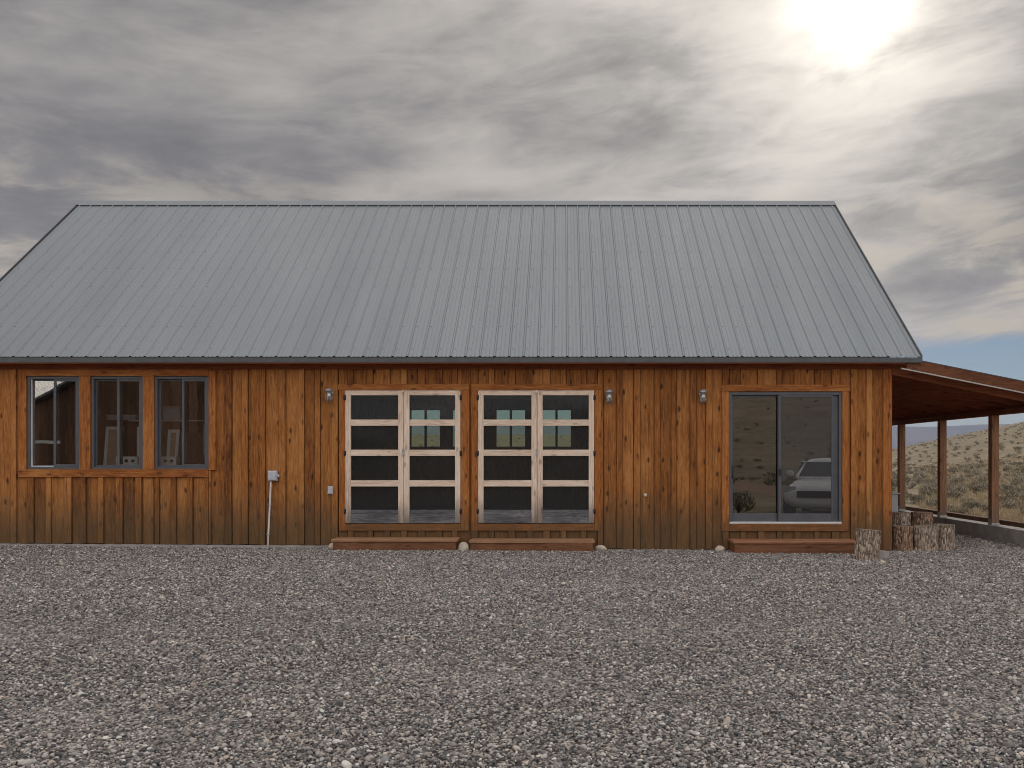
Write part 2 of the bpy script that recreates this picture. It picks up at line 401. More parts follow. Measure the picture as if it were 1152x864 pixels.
def land_mat():
    m, t, b = pmat("dry sage land", rough=0.95, spec=0.1)
    co = objco(t)
    n = t.noise(co, 0.22, 7, 0.65, 0.4); n2 = t.noise(co, 2.2, 6, 0.7); n3 = t.noise(co, 0.018, 4, 0.6)
    c = t.ramp(t.m('ADD', t.m('MULTIPLY', n, 0.55), t.m('MULTIPLY', n2, 0.45)),
               [(0.33, (0.13, 0.105, 0.072)), (0.47, (0.215, 0.17, 0.112)), (0.58, (0.295, 0.23, 0.15)), (0.72, (0.38, 0.30, 0.20))])
    c = t.mix(t.smooth(n3, 0.45, 0.6, 0.0, 0.35), c, (0.14, 0.135, 0.095))
    # scattered brush far away seen as dark flecks
    vv = t.voro(co, 0.55)
    fl = t.m('MULTIPLY', t.smooth(vv['Distance'], 0.18, 0.42, 1.0, 0.0), t.smooth(t.sep(vv['Color'])[0], 0.35, 0.5))
    c = t.mix(t.m('MULTIPLY', fl, 0.4), c, (0.085, 0.082, 0.056))
    cx_, cy_, _z = t.sep(co)
    bare = t.m('MULTIPLY', t.smooth(t.m('ADD', cx_, t.m('MULTIPLY', n2, 2.5)), 11.0, 13.2, 1.0, 0.0), t.smooth(cx_, 8.0, 8.5))
    c = t.mix(bare, c, t.ramp(n2, [(0.3, (0.20, 0.125, 0.085)), (0.7, (0.34, 0.225, 0.16))]))
    r = t.vm('LENGTH', co)
    c = t.mix(t.smooth(r, 2500, 4500), c, t.ramp(t.noise(co, 0.004, 6, 0.6), [(0.35, (0.07, 0.075, 0.065)), (0.65, (0.15, 0.14, 0.115))]))
    t.l.new(c, b.inputs['Base Color'])
    bump(t, b, n2, 0.5, 0.05)
    return m
me = bpy.data.meshes.new("terrain"); me.from_pydata(vs.tolist(), [], fs.tolist()); me.polygons.foreach_set('use_smooth', [True]*len(fs))
me.materials.append(land_mat())
terr = bpy.data.objects.new("terrain", me); COL.objects.link(terr); tag(terr, kind='structure')

def gravel_ground_mat():
    m, t, b = pmat("gravel bed", rough=0.9, spec=0.2)
    co = objco(t)
    w1 = t.vm('ADD', co, t.vm('MULTIPLY', t.noise(co, 40, 3, 0.6, 0, True), (0.012, 0.012, 0.0)))
    vo = t.voro(w1, 42); vo2 = t.voro(w1, 75)
    cell = t.sep(vo['Color'])
    c = t.ramp(cell[0], [(0.0, (0.075, 0.072, 0.074)), (0.35, (0.17, 0.16, 0.155)), (0.65, (0.28, 0.26, 0.25)), (0.9, (0.40, 0.36, 0.335)), (1.0, (0.56, 0.51, 0.46))])
    big = t.noise(co, 0.5, 5, 0.6, 0.5)
    c = t.mix(1.0, c, t.ramp(big, [(0.3, (0.78, 0.78, 0.79)), (0.7, (1.15, 1.12, 1.10))]), 'MULTIPLY')
    t.l.new(c, b.inputs['Base Color'])
    h = t.m('ADD', t.m('MULTIPLY', t.m('SUBTRACT', 0.6, vo['Distance']), 1.0), t.m('MULTIPLY', vo2['Distance'], -0.5))
    bump(t, b, h, 0.9, 0.012)
    return m
yard_pts = [(-30,-7), (3.9,-7), (3.9,4.2), (4.9,5.2), (12,5.2), (12,13.2), (8.02,14.2), (8.02,25), (-30,27)]
mb = MB(); mb.add([(x, y, gz(x) - 0.012) for x, y in yard_pts], [tuple(range(len(yard_pts)))])
yard = mb.build("gravel_yard", gravel_ground_mat(), loc=(0,0,0)); tag(yard, kind='structure')

# ------------------------------------------------------------------ house
house = thing("house", "long board and batten timber house with ribbed grey metal roof and open side porch", "house", (0, WY, 0))
XL, XR = -9.71, wx(1002.5)
YB = 22.68                                            # back wall
RE_Y, RE_Z = 13.94, 3.035                             # eave
RI_Y, RI_Z = 18.48, 6.735                             # ridge
SL = (RI_Z-RE_Z)/(RI_Y-RE_Y)
RXL, RXR = -10.05, 5.61

wins = [(wx(31), wx(90.3)), (wx(102.8), wx(161.7)), (wx(174.4), wx(235.6))]
WZ0, WZ1 = wz(528), wz(423.5)
dbl = [(wx(389), wx(518.6)), (wx(538), wx(668.6))]
DZ0, DZ1 = wz(589), wz(439)
sld = (wx(819.7), wx(947)); SZ0, SZ1 = wz(588.5), wz(440.6)
openings = [(a, b, WZ0, WZ1) for a, b in wins] + [(a, b, DZ0, DZ1) for a, b in dbl] + [(*sld, SZ0, SZ1)]
ZTOP = wz(409)
FZ0 = wz(415.5)

# trims: (x0, x1, z0, z1, level?)
trims = []
tt0, tt1 = wx(22.5), wx(243.5)
trims += [(tt0, wins[0][0], wz(536.5)+0.0, FZ0-0.03, 0), (wins[0][1], wins[1][0], WZ0, WZ1, 0), (wins[1][1], wins[2][0], WZ0, WZ1, 0),
          (wins[2][1], tt1, zb_ if False else wz(529), FZ0-0.03, 0)]
trims += [(wins[0][0], wins[2][1], WZ1, FZ0-0.004, 1), (tt0-0.01, wx(235.6), wz(537), WZ0, 1)]
trims[0] = (tt0, wins[0][0], WZ0, FZ0-0.004, 0)
for i, (a, b) in enumerate(dbl):
    l = wx(382) if i == 0 else wx(530.5); r = wx(528.2) if i == 0 else wx(676)
    trims += [(l, a, wz(597), DZ1, 0), (b, r, wz(597), DZ1, 0), (l-0.02 if i == 0 else l, r+(0.02 if i else 0), DZ1, wz(432.5), 1), (a, b, wz(597), DZ0, 1)]
trims += [(wx(812), sld[0], wz(597.7), SZ1, 0), (sld[1], wx(954), wz(597.7), SZ1, 0), (wx(811), wx(956), SZ1, wz(433), 1), (sld[0], sld[1], wz(597.7), SZ0-0.012, 1)]
CORN = (wx(993), XR+0.004)
ZBOT = lambda x: gz(x) + (0.036 if x < -3.75 else 0.004)

def cuts(rects, a, b, lo, hi):
    """z intervals of [lo,hi] left over when rects overlapping [a,b] are taken away"""
    iv = [(lo, hi)]
    for x0, x1, z0, z1 in rects:
        if x1 <= a+1e-4 or x0 >= b-1e-4: continue
        nx_ = []
        for p, q in iv:
            if z1 <= p or z0 >= q: nx_.append((p, q)); continue
            if z0 > p: nx_.append((p, z0))
            if z1 < q: nx_.append((z1, q))
        iv = nx_
    return iv
joints = [XL]; x = XL
while x < XR - 0.3:
    x += 0.287 + random.uniform(-0.018, 0.018); joints.append(x)
joints.append(XR)
boards = MB(); bats = MB(); sheath = MB()
ex = sorted(set([o[0] for o in openings] + [o[1] for o in openings]))
trect = [(t_[0]-.004, t_[1]+.004, t_[2], t_[3]) for t_ in trims]
strips = []
for x in joints[1:-1]:
    wdt = random.uniform(0.080, 0.115); off = random.uniform(-0.025, 0.025)
    p, q = x + off - wdt/2, x + off + wdt/2
    if q < CORN[0] - .02: strips.append((p, q))
for p, q in strips:
    t0 = random.uniform(0.024, 0.034); zb0 = ZBOT(p) + random.uniform(-.008, .008)
    te = sorted(set([e for r_ in openings + trect for e in r_[:2] if p < e < q]))
    ee = [p] + te + [q]
    for p_, q_ in zip(ee[:-1], ee[1:]):
        if q_ - p_ < .012: continue
        for z0, z1 in cuts(openings + trect, p_, q_, zb0, FZ0 - 0.002):
            if z1 - z0 > 0.02: bats.cbox(p_, q_, WY - t0, WY + 0.0275, z0, z1, 0.003)
    ee = [p-.03] + [e for e in ex if p-.03 < e < q+.03] + [q+.03]
    for p_, q_ in zip(ee[:-1], ee[1:]):
        for z0, z1 in cuts(openings, p_, q_, ZBOT(p) + .004, ZTOP): sheath.box(p_, q_, WY + .0285, WY + .0315, z0, z1)
edges_ = [(XL, XL)] + strips + [(XR, XR)]
for (a0, a), (b, b0) in zip(edges_[:-1], edges_[1:]):
    a += random.uniform(.004, .011); b -= random.uniform(.003, .010)
    ee = [a] + [e for e in ex if a < e < b] + [b]
    dyj = random.uniform(0, 0.004)
    for p, q in zip(ee[:-1], ee[1:]):
        for z0, z1 in cuts(openings, p, q, ZBOT((a+b)/2) + random.uniform(-.006, .006), ZTOP):
            boards.box(p, q, WY - dyj, WY + 0.028, z0, z1)
wall = boards.build("wall", M_SIDE, house)
sheath.build("sheathing", M_SIDE, house)['kind'] = 'stuff'
bats.build("batten", M_BAT, house)['kind'] = 'stuff'
for x0, x1, z0, z1, lv in trims:
    MB().cbox(x0, x1, WY - (0.041 if lv else 0.038), WY + 0.0035, z0, z1, 0.004).build("trim_board", M_TRX if lv else M_TRZ, house)
MB().cbox(CORN[0], CORN[1], WY - 0.037, WY + 0.003, ZBOT(5), FZ0, 0.004).build("corner_board", M_TRZ, house)
MB().cbox(XL, XR + 0.004, WY - 0.044, WY + 0.003, FZ0, ZTOP, 0.004).build("frieze_board", M_FRZ, house)

# end walls, back wall, gables
bw = [(wx0, wx0+0.80) for wx0 in ((461-634)/44.1, (508-634)/44.1, (557-634)/44.1, (608.5-634)/44.1)]
BZ0, BZ1 = 1.70, 2.70
sb = MB()
for X0, X1, xb in ((XR-0.03, XR-0.002, XR), (XL+0.002, XL+0.03, XL)):
    side = MB(); ys = np.arange(WY+0.032, YB, 0.29).tolist() + [YB]
    for a, b in zip(ys[:-1], ys[1:]):
        zt = lambda yy: min(RE_Z + SL*(yy-RE_Y), RI_Z - SL*(yy-RI_Y)) - 0.16
        if a < RI_Y < b: pts = [(a, -.05), (b, -.05), (b, zt(b)), (RI_Y, zt(RI_Y)), (a, zt(a))]
        else: pts = [(a, -.05), (b, -.05), (b, zt(b)), (a, zt(a))]
        side.prism(pts, 'x', X0, X1)
        zz = zt(a)-0.05 if a < RI_Y else zt(a+.05)-0.05
        if xb == XR and a > WY+0.1: sb.box(XR-0.003, XR+0.018, a-.045, a+.045, 0, zz)
        if xb == XL and a > WY+0.1: sb.box(XL-0.018, XL+0.003, a-.045, a+.045, 0, zz)
    side.build("end_wall", M_SIDE, house)
e = sb.build("end_batten", M_BAT, house); e['kind'] = 'stuff'
back = MB(); bo = [(a, b, BZ0, BZ1) for a, b in bw]
xs = sorted([XL] + [q for p in bw for q in p] + [XR])
for p, q in zip(xs[:-1], xs[1:]):
    for z0, z1 in cuts(bo, p, q, -0.05, 2.98): back.box(p, q, YB, YB+0.12, z0, z1)
back.build("back_wall", M_SIDE, house)
for a, b in bw:
    f = MB()
    for q in ((a, a+.035, BZ0, BZ1), (b-.035, b, BZ0, BZ1), (a+.035, b-.035, BZ0, BZ0+.035), (a+.035, b-.035, BZ1-.035, BZ1), ((a+b)/2-.03, (a+b)/2+.03, BZ0+.035, BZ1-.035)):
        f.box(q[0], q[1], YB+0.02, YB+0.09, q[2], q[3])
    fo = f.build("window", M_VIN, house)
    for p, q in ((a+.035, (a+b)/2-.03), ((a+b)/2+.03, b-.035)):
        MB().box(p, q, YB+.05, YB+.056, BZ0+.035, BZ1-.035).build("pane", M_GGRN, fo)

# inner lining, floor, ceiling, partitions
lin = MB(); LY = WY + 0.145
exl = sorted([XL+.03] + ex + [XR-.03])
for p, q in zip(exl[:-1], exl[1:]):
    for z0, z1 in cuts(openings, p, q, 0.0, 2.94): lin.box(p, q, LY-0.110, LY, z0, z1)
lin.build("inner_lining", M_LINE, house)
MB().box(XL+.04, XR-.04, WY+.035, YB-.01, -0.02, 0.20).build("floor", M_DARKF, house)
MB().box(XL+.04, XR-.04, LY+.003, YB-.01, 2.95, 3.0).build("ceiling", M_LINE, house)
PY = LY + 1.1; PX = wx(300); PX2 = wx(745)
pt = MB()
nb = 24
for k in range(nb):
    a = XL+.05 + (PX-XL-.05)*k/nb; b = XL+.05 + (PX-XL-.05)*(k+1)/nb
    pt.box(a, b-.004, PY + random.uniform(0, .004), PY+.05, 0.2, 2.95)
pt.box(PX, PX+.05, LY+.004, PY+.05, .2, 2.95)
pt.build("partition", M_INW, house)
MB().box(PX2, PX2+.06, LY+.004, YB-.02, .2, 2.95).box(PX2+.06, XR-.05, LY+3.2, LY+3.26, .2, 2.95).build("partition", M_PLAST, house)

# foundation
fm = MB(); n = 30
for k in range(n):
    a = XL-.02 + (XR-XL+.04)*k/n; b = XL-.02 + (XR-XL+.04)*(k+1)/n
    fm.box(a, b, WY-0.022 if a < -3.9 else WY+.004, WY+.20, -0.35, ZBOT((a+b)/2) - 0.006)
fm.box(XR-.2, XR+.02, WY+.203, YB+.1, -0.35, -0.06).box(XL-.02, XL+.2, WY+.203, YB+.1, -.35, .04)
fm.build("foundation", M_CONC, house)

# ---- windows
def slider_window(x0, x1, z0, z1, lite_edge):
    f = MB(); fw = 0.042
    f.cbox(x0, x0+fw, WY-.012, WY+.10, z0, z1); f.cbox(x1-fw, x1, WY-.012, WY+.10, z0, z1)
    f.cbox(x0+fw, x1-fw, WY-.010, WY+.10, z0, z0+fw); f.cbox(x0+fw, x1-fw, WY-.010, WY+.10, z1-fw, z1)
    wo_ = f.build("window", M_VIN, house)
    xm = (x0+x1)/2 + 0.02
    # outer sash (right), inner sash (left)
    def sash(a, b, y, sw, glassmat):
        s_ = MB()
        s_.cbox(a, a+sw, y, y+.03, z0+fw, z1-fw, .003); s_.cbox(b-sw, b, y, y+.03, z0+fw, z1-fw, .003)
        s_.cbox(a+sw, b-sw, y+.001, y+.03, z0+fw, z0+fw+sw, .003); s_.cbox(a+sw, b-sw, y+.001, y+.03, z1-fw-sw, z1-fw, .003)
        s_.build("sash", M_VIN, wo_)
        MB().box(a+sw, b-sw, y+.014, y+.019, z0+fw+sw, z1-fw-sw).build("pane", glassmat, wo_)
    sash(xm-.03, x1-fw, WY+.005, 0.038, M_GLASS)
    sash(x0+fw, xm+.03, WY+.045, 0.026, M_GLASS)
    if lite_edge:
        MB().box(x0+fw-.004, x0+fw+.018, WY+.02, WY+.044, z0+fw, z1-fw).box(x0+fw+.018, xm-.03, WY+.02, WY+.044, z0+fw-.004, z0+fw+.014).build("track", M_VINL, wo_)
    return wo_
for i, (a, b) in enumerate(wins): slider_window(a, b, WZ0, WZ1, i == 0)

# ---- double screen doors
def door_leaf(x0, x1, hinge_left):
    z0, z1 = DZ0 + 0.008, DZ1 - 0.008
    sw = 0.086; y0, y1 = WY - 0.048, WY + 0.004
    f = MB()
    f.cbox(x0, x0+sw, y0, y1, z0, z1, .004); f.cbox(x1-sw, x1, y0, y1, z0, z1, .004)
    lf = f.build("door", M_DRZ, house)
    rails = [(439, 445), (472.2, 479.2), (506, 513), (540.3, 547.3)]
    for a, b in rails:
        zz1 = min(wz(a), z1); MB().cbox(x0+sw, x1-sw, y0+.002, y1, wz(b), zz1, .003).build("rail", M_DRX, lf)
    MB().cbox(x0+sw, x1-sw, y0+.002, y1, z0, wz(573.5), .003).build("bottom_rail", M_DRB, lf)
    edges = [445, 472.2, 479.2, 506, 513, 540.3, 547.3, 573.5]
    for k in range(4):
        MB().box(x0+sw, x1-sw, WY-.012, WY-.006, wz(edges[2*k+1]), wz(edges[2*k])).build("pane", M_GDOOR, lf)
    for zz in (wz(447.5), wz(510), wz(575)):
        hx = x0 - .006 if hinge_left else x1 + .006
        MB().tube([(hx, y0-.004, zz-.04), (hx, y0-.004, zz+.04)], .011, 8).box(hx-.018, hx+.018, y0-.002, y0+.004, zz-.035, zz+.035).build("hinge", M_BLACK, lf)
    return lf
for a, b in dbl:
    c = (a+b)/2 + 0.015
    lf = door_leaf(a+.004, c-.004, True); rf = door_leaf(c+.004, b-.004, False)
    MB().cbox(c-.022, c+.012, WY-.060, WY-.0485, wz(509)-.06, wz(509)+.06, .003).build("latch", M_GALV, lf)
    MB().lathe([(0, 0), (.024, 0), (.026, .02), (.018, .045), (0, .05)], (c-.01, WY-.05, DZ1-.05), 10).build("top_catch", M_DRX, rf)

# ---- sliding glass door
x0, x1 = sld
f = MB(); fw = .048
f.cbox(x0, x0+fw, WY-.016, WY+.12, SZ0, SZ1); f.cbox(x1-fw, x1, WY-.016, WY+.12, SZ0, SZ1)
f.cbox(x0+fw, x1-fw, WY-.014, WY+.12, SZ1-.055, SZ1)
sd_ = f.build("sliding_door", M_VIN, house)
MB().cbox(x0+.01, x1-.01, WY-.035, WY+.12, SZ0-.010, SZ0+.022, .004).build("threshold", M_VINL, sd_)
xm = wx(878)
def panel(a, b, y, sl_, sr_, st_, sb_, gm, nm):
    p = MB(); z0, z1 = SZ0+.024, SZ1-.058
    p.cbox(a, a+sl_, y, y+.035, z0, z1, .004); p.cbox(b-sr_, b, y, y+.035, z0, z1, .004)
    p.cbox(a+sl_, b-sr_, y+.002, y+.035, z0, z0+sb_, .003); p.cbox(a+sl_, b-sr_, y+.002, y+.035, z1-st_, z1, .003)
    p.build(nm, M_VIN, sd_)
    MB().box(a+sl_, b-sr_, y+.016, y+.022, z0+sb_, z1-st_).build("pane", gm, sd_)
panel(x0+fw, xm+.05, WY+.035, .03, .07, .03, .13, M_GSLD, "fixed_panel")
panel(xm-.035, x1-fw-.09, WY-.010, .045, .03, .03, .13, M_GSLS, "screen_panel")
MB().cbox(x1-fw-.088, x1-fw-.002, WY+.03, WY+.08, SZ0+.024, SZ1-.057).build("side_stile", M_VIN, sd_)
MB().cbox(xm-.037-.012, xm-.037, WY-.006, WY+.03, SZ0+.024, SZ1-.057).build("gasket", M_GASK, sd_)
MB().tube([(x0+.055, WY+.03, 1.12), (x0+.06, WY-.03, 1.14), (x0+.062, WY-.04, 1.22), (x0+.06, WY-.03, 1.31), (x0+.055, WY+.03, 1.33)], .011, 8).build("handle", M_GASK, sd_)
MB().cbox(xm-.03, xm+.012, WY-.028, WY-.009, 1.17, 1.27).build("lock", M_GASK, sd_)

# ---- roof
def roof_side(sgn):
    mb = MB(); pitch = .2286
    ye = RE_Y if sgn < 0 else 2*RI_Y - RE_Y
    prof = []; n = int((RXR-RXL)/pitch)
    x = RXL + 0.03
    prof.append((RXL, 0))
    while x < RXR - 0.05:
        prof += [(x, 0), (x+.014, .017), (x+.030, .017), (x+.044, 0)]
        for k in (1, 2):
            q = x + .05 + (pitch-.05)*k/3
            if q + .01 < RXR: prof += [(q-.010, 0), (q-.004, .0045), (q+.004, .0045), (q+.010, 0)]
        x += pitch
    prof.append((RXR, 0))
    nn = Vector((0, sgn*SL, 1)).normalized()
    rows = 2; vs = []
    for off in (0, -.004):
        for r in range(rows):
            t = r/(rows-1)
            for px_, h in prof:
                vs.append((px_, ye + (RI_Y-ye)*t + nn.y*(h+off), RE_Z + (RI_Z-RE_Z)*t + nn.z*(h+off)))
    m = len(prof); fs = []
    for s_ in (0, 1):
        for r in range(rows-1):
            for i in range(m-1):
                o = s_*rows*m
                fs.append((o+r*m+i, o+r*m+i+1, o+(r+1)*m+i+1, o+(r+1)*m+i))
    L = rows*m
    for i in range(m-1): fs.append((i, i+1, L+i+1, L+i)); fs.append(((rows-1)*m+i, (rows-1)*m+i+1, L+(rows-1)*m+i+1, L+(rows-1)*m+i))
    mb.add(vs, fs)
    # screw heads in rows along the purlins
    x = RXL + 0.03
    while x < RXR - .05:
        for t in np.linspace(.04, .97, 9):
            c = Vector((x+.067, ye+(RI_Y-ye)*t, RE_Z+(RI_Z-RE_Z)*t))
            a = Vector((1, 0, 0)); b = nn.cross(a); r_ = .008
            q = [c + a*r_*math.cos(k*math.pi/3) + b*r_*math.sin(k*math.pi/3) for k in range(6)]
            mb.add(q + [p + nn*.007 for p in q], [tuple(range(6, 12))] + [(k, (k+1) % 6, 6+(k+1) % 6, 6+k) for k in range(6)])
        x += pitch
    return mb
rf = roof_side(-1); rb = roof_side(1)
rf.add(rb.v, rb.f)
roof = rf.build("roof", M_ROOF, house)
MB().prism([(RI_Y-.11, RI_Z-.11*SL+.026), (RI_Y, RI_Z+.045), (RI_Y+.11, RI_Z-.11*SL+.026), (RI_Y+.11, RI_Z-.11*SL+.034), (RI_Y, RI_Z+.057), (RI_Y-.11, RI_Z-.11*SL+.034)], 'x', RXL-.02, RXR+.02).build("ridge_cap", M_ROOF, roof)
cl_ = MB()
for k in range(68):
    xx = RXL+.03+.05+k*.2286
    cl_.box(xx+.003, xx+.172, RI_Y-.106, RI_Y-.086, RI_Z-.106*SL+.004, RI_Z-.106*SL+.022)
cl_.build("ridge_closure", M_GASK, roof)
for xa, xb in ((RXR+.001, RXR+.02), (RXL-.02, RXL-.001)):
    rk = MB()
    for s_ in (-1, 1):
        ye = RI_Y + s_*(RI_Y-RE_Y)
        rk.prism([(ye, RE_Z+.028), (RI_Y, RI_Z+.038), (RI_Y, RI_Z-.13), (ye, RE_Z-.105)], 'x', xa, xb)
    rk.build("rake_trim", M_TRIMMET, roof)
    xa2, xb2 = (xa-.05, xa-.002) if xa > 0 else (xb+.002, xb+.05)
for s_ in (-1, 1):
    ye = RI_Y + s_*(RI_Y-RE_Y)
    y0, y1 = sorted((ye + s_*.004, ye - s_*.022))
    MB().box(RXL, RXR, y0, y1, RE_Z-.092, RE_Z-.012).build("fascia", M_TRIMMET, roof)
    y0, y1 = sorted((ye - s_*.026, ye - s_*.36))
    MB().box(RXL, RXR, y0, y1, RE_Z-.085, RE_Z-.065).build("soffit", M_SOF, roof)
# gable soffit boards
for a, b in ((XR+.02, RXR-.001), (RXL+.001, XL-.02)):
    g_ = MB()
    for s_ in (-1, 1):
        ye = RI_Y + s_*(RI_Y-RE_Y-.4)
        zz = RE_Z + .4*SL
        g_.prism([(ye, zz-.05), (RI_Y, RI_Z-.05), (RI_Y, RI_Z-.08), (ye, zz-.08)], 'x', a, b)
    g_.build("gable_soffit", M_SOF, roof)

# ---- porch
def pz(x): return 2.956 - 0.2*(x - 5.63)              # porch roof top
PFY, PBY = 13.985, 24.0; PXE = 8.20
pr = MB()
pr.prism([(XR+.02, pz(XR+.02)-.012), (PXE, pz(PXE)-.012), (PXE, pz(PXE)), (XR+.02, pz(XR+.02))], 'y', PFY+.03, PBY)
x = PFY + .1
while x < PBY:
    pr.prism([(XR+.02, pz(XR+.02)+.001), (PXE, pz(PXE)+.001), (PXE, pz(PXE)+.02), (XR+.02, pz(XR+.02)+.02)], 'y', x, x+.035); x += .2286
pr.build("porch_roof", M_ROOF, house)
dk = MB(); y = PFY + .06
while y < PBY-.1:
    dk.prism([(XR+.022, pz(XR)-.036), (PXE-.01, pz(PXE)-.036), (PXE-.01, pz(PXE)-.016), (XR+.022, pz(XR)-.016)], 'y', y, y+.130); y += .14
dk.build("porch_decking", M_SOF, house)
MB().prism([(5.40, pz(5.40)-.15), (PXE, pz(PXE)-.15), (PXE, pz(PXE)+.012), (5.40, pz(5.40)+.012)], 'y', PFY, PFY+.028).build("barge_board", M_BARGE, house)
MB().prism([(5.38, pz(5.38)+.013), (PXE+.02, pz(PXE+.02)+.013), (PXE+.02, pz(PXE+.02)+.026), (5.38, pz(5.38)+.026)], 'y', PFY-.006, PFY+.06).build("roof_edge", M_TRIMMET, house)
MB().prism([(XR+.05, pz(XR+.05)-.172), (PXE, pz(PXE)-.172), (PXE, pz(PXE)-.152), (XR+.05, pz(XR+.05)-.152)], 'y', PFY-.003, PFY+.03).build("drip_strip", M_STRIP, house)
y = WY + .02; first = True
while y < PBY - .2:
    MB().prism([(XR+.022, pz(XR)-.24 if first else pz(XR)-.13), (PXE-.03, pz(PXE)-.24 if first else pz(PXE)-.13), (PXE-.03, pz(PXE)-.038), (XR+.022, pz(XR)-.038)], 'y', y, y+.04).build("rafter", M_RAFT, house)
    y += .62; first = False
BX = 8.01
MB().box(PXE+.002, PXE+.03, PFY+.03, PBY, 2.262, pz(PXE)+.002).build("eave_board", M_BEAM, house)
MB().box(BX-.07, BX+.07, WY-.1, PBY-.15, 2.235, pz(BX+.07)-.132).build("beam", M_BEAM, house)
for yy in (14.35, 16.55, 18.81, 21.07, 23.33):
    p = MB().box(BX-.068, BX+.068, yy-.068, yy+.068, .235, 2.234).build("post", M_POST, house)
    MB().box(BX-.075, BX+.075, yy-.075, yy+.075, .203, .238).box(BX-.075, BX-.0685, yy-.05, yy+.05, .236, .31).box(BX+.0685, BX+.075, yy-.05, yy+.05, .236, .31).build("post_base", M_GALV, p)
MB().box(7.88, 8.17, 13.9, 24.2, -.25, .20).build("porch_curb", M_CONC, house)

# ------------------------------------------------------------------ wall lamps
lamp = thing("wall_lamp", "caged silver jar wall lamp left of the left pair of pale screen doors", "wall lamp", (wx(372), WY-.016, wz(445)), 0, "caged jar lamps on the front wall")
MB().lathe([(0, 0), (.058, 0), (.058, -.012), (.05, -.022), (0, -.022)], (0, 0, .04), 16, 'y').box(-.018, .018, -.075, -.02, .03, .062).build("mount", M_GALV, lamp, (0, 0, 0)).parent = lamp
def sub(mb, name, mat, par):
    o = mb.build(name, mat, None, (0, 0, 0)); o.parent = par; return o
sub(MB().lathe([(0, .118), (.03, .114), (.055, .098), (.068, .075), (.068, .066), (.05, .06), (.05, .035), (.046, .03), (0, .03)], (0, -.085, 0), 18), "cap", M_GALV, lamp)
sub(MB().lathe([(.038, .032), (.042, .0), (.042, -.06), (.034, -.09), (.015, -.103), (0, -.105)], (0, -.085, 0), 16), "glass_jar", M_GJAR, lamp)
sub(MB().lathe([(0, .03), (.016, .02), (.026, -.01), (.022, -.035), (0, -.045)], (0, -.085, 0), 12), "bulb", M_WHITE, lamp)
cg = MB()
for k in range(6):
    a = k*math.pi/3 + .3
    cg.tube([(r_*math.cos(a), -.085 + r_*math.sin(a), h) for r_, h in ((.05, .035), (.052, -.06), (.04, -.10), (.012, -.118))], .0038, 5)
for h, r_ in ((-.02, .051), (-.065, .051)):
    cg.tube([(r_*math.cos(k*math.pi/8), -.085 + r_*math.sin(k*math.pi/8), h) for k in range(17)], .0038, 5)
sub(cg, "cage", M_GALV, lamp)
copy_thing(lamp, (wx(685), WY-.016, wz(446.5)), label="caged silver jar wall lamp just right of the right pair of pale screen doors")
copy_thing(lamp, (wx(790), WY-.016, wz(446.5)), label="caged silver jar wall lamp left of the grey sliding glass door")

# ------------------------------------------------------------------ electrics and pipe cap
eb = thing("electrical_box", "pale grey electrical box with a white conduit running down to the gravel", "electrical box", (wx(309), WY-.012, wz(535)))
Wl = WY - .02
MB().cbox(wx(303.2), wx(313.5), Wl-.075, Wl, wz(541), wz(529.5), .012).build("box", M_GREYP, eb)
MB().cbox(wx(303.2)+.008, wx(313.5)-.008, Wl-.092, Wl-.0755, wz(540), wz(530.4), .008).build("lid", M_GREYP, eb)
MB().lathe([(0, 0), (.028, 0), (.028, .028), (.02, .03), (0, .03)], (wx(313.5), Wl-.04, wz(535.5)), 10, 'x').build("plug_cap", M_GREYP, eb)
MB().tube([(wx(306), Wl-.03, wz(541)+.004), (wx(305.6), Wl-.028, wz(548)), (wx(304.4), Wl-.018, wz(570)), (wx(302.8), Wl-.016, wz(600)), (wx(302.2), Wl-.016, -.05)], .0145, 10).build("conduit", M_COND, eb)
for py, px_ in ((568, 304.5), (601, 302.8)):
    MB().box(wx(px_)-.03, wx(px_)+.034, Wl-.0345, Wl-.001, wz(py)-.006, wz(py)+.006).build("strap", M_GALV, eb)
oc = thing("outlet_cover", "small grey weatherproof outlet cover left of the left screen doors", "outlet", (wx(372.3), WY-.01, wz(551.5)))
MB().cbox(wx(369.3), wx(375.2), WY-.045, WY-.004, wz(556), wz(547), .006).build("cover", M_GREYP, oc)
MB().cbox(wx(370.2), wx(374.3), WY-.054, WY-.0455, wz(551), wz(547.9), .003).cbox(wx(370.2), wx(374.3), WY-.054, WY-.0455, wz(555.2), wz(552), .003).build("flap", M_GREYP, oc)
tag(MB().lathe([(0, -.03), (.026, -.03), (.03, -.02), (.03, 0), (0, 0)], (wx(726), WY-.004, wz(557)), 12, 'y').build("pipe_cap", M_STONE, loc=(wx(726), WY, wz(557))),
    "small pale round pipe cap on the bare siding between screen doors and sliding door", "pipe cap")

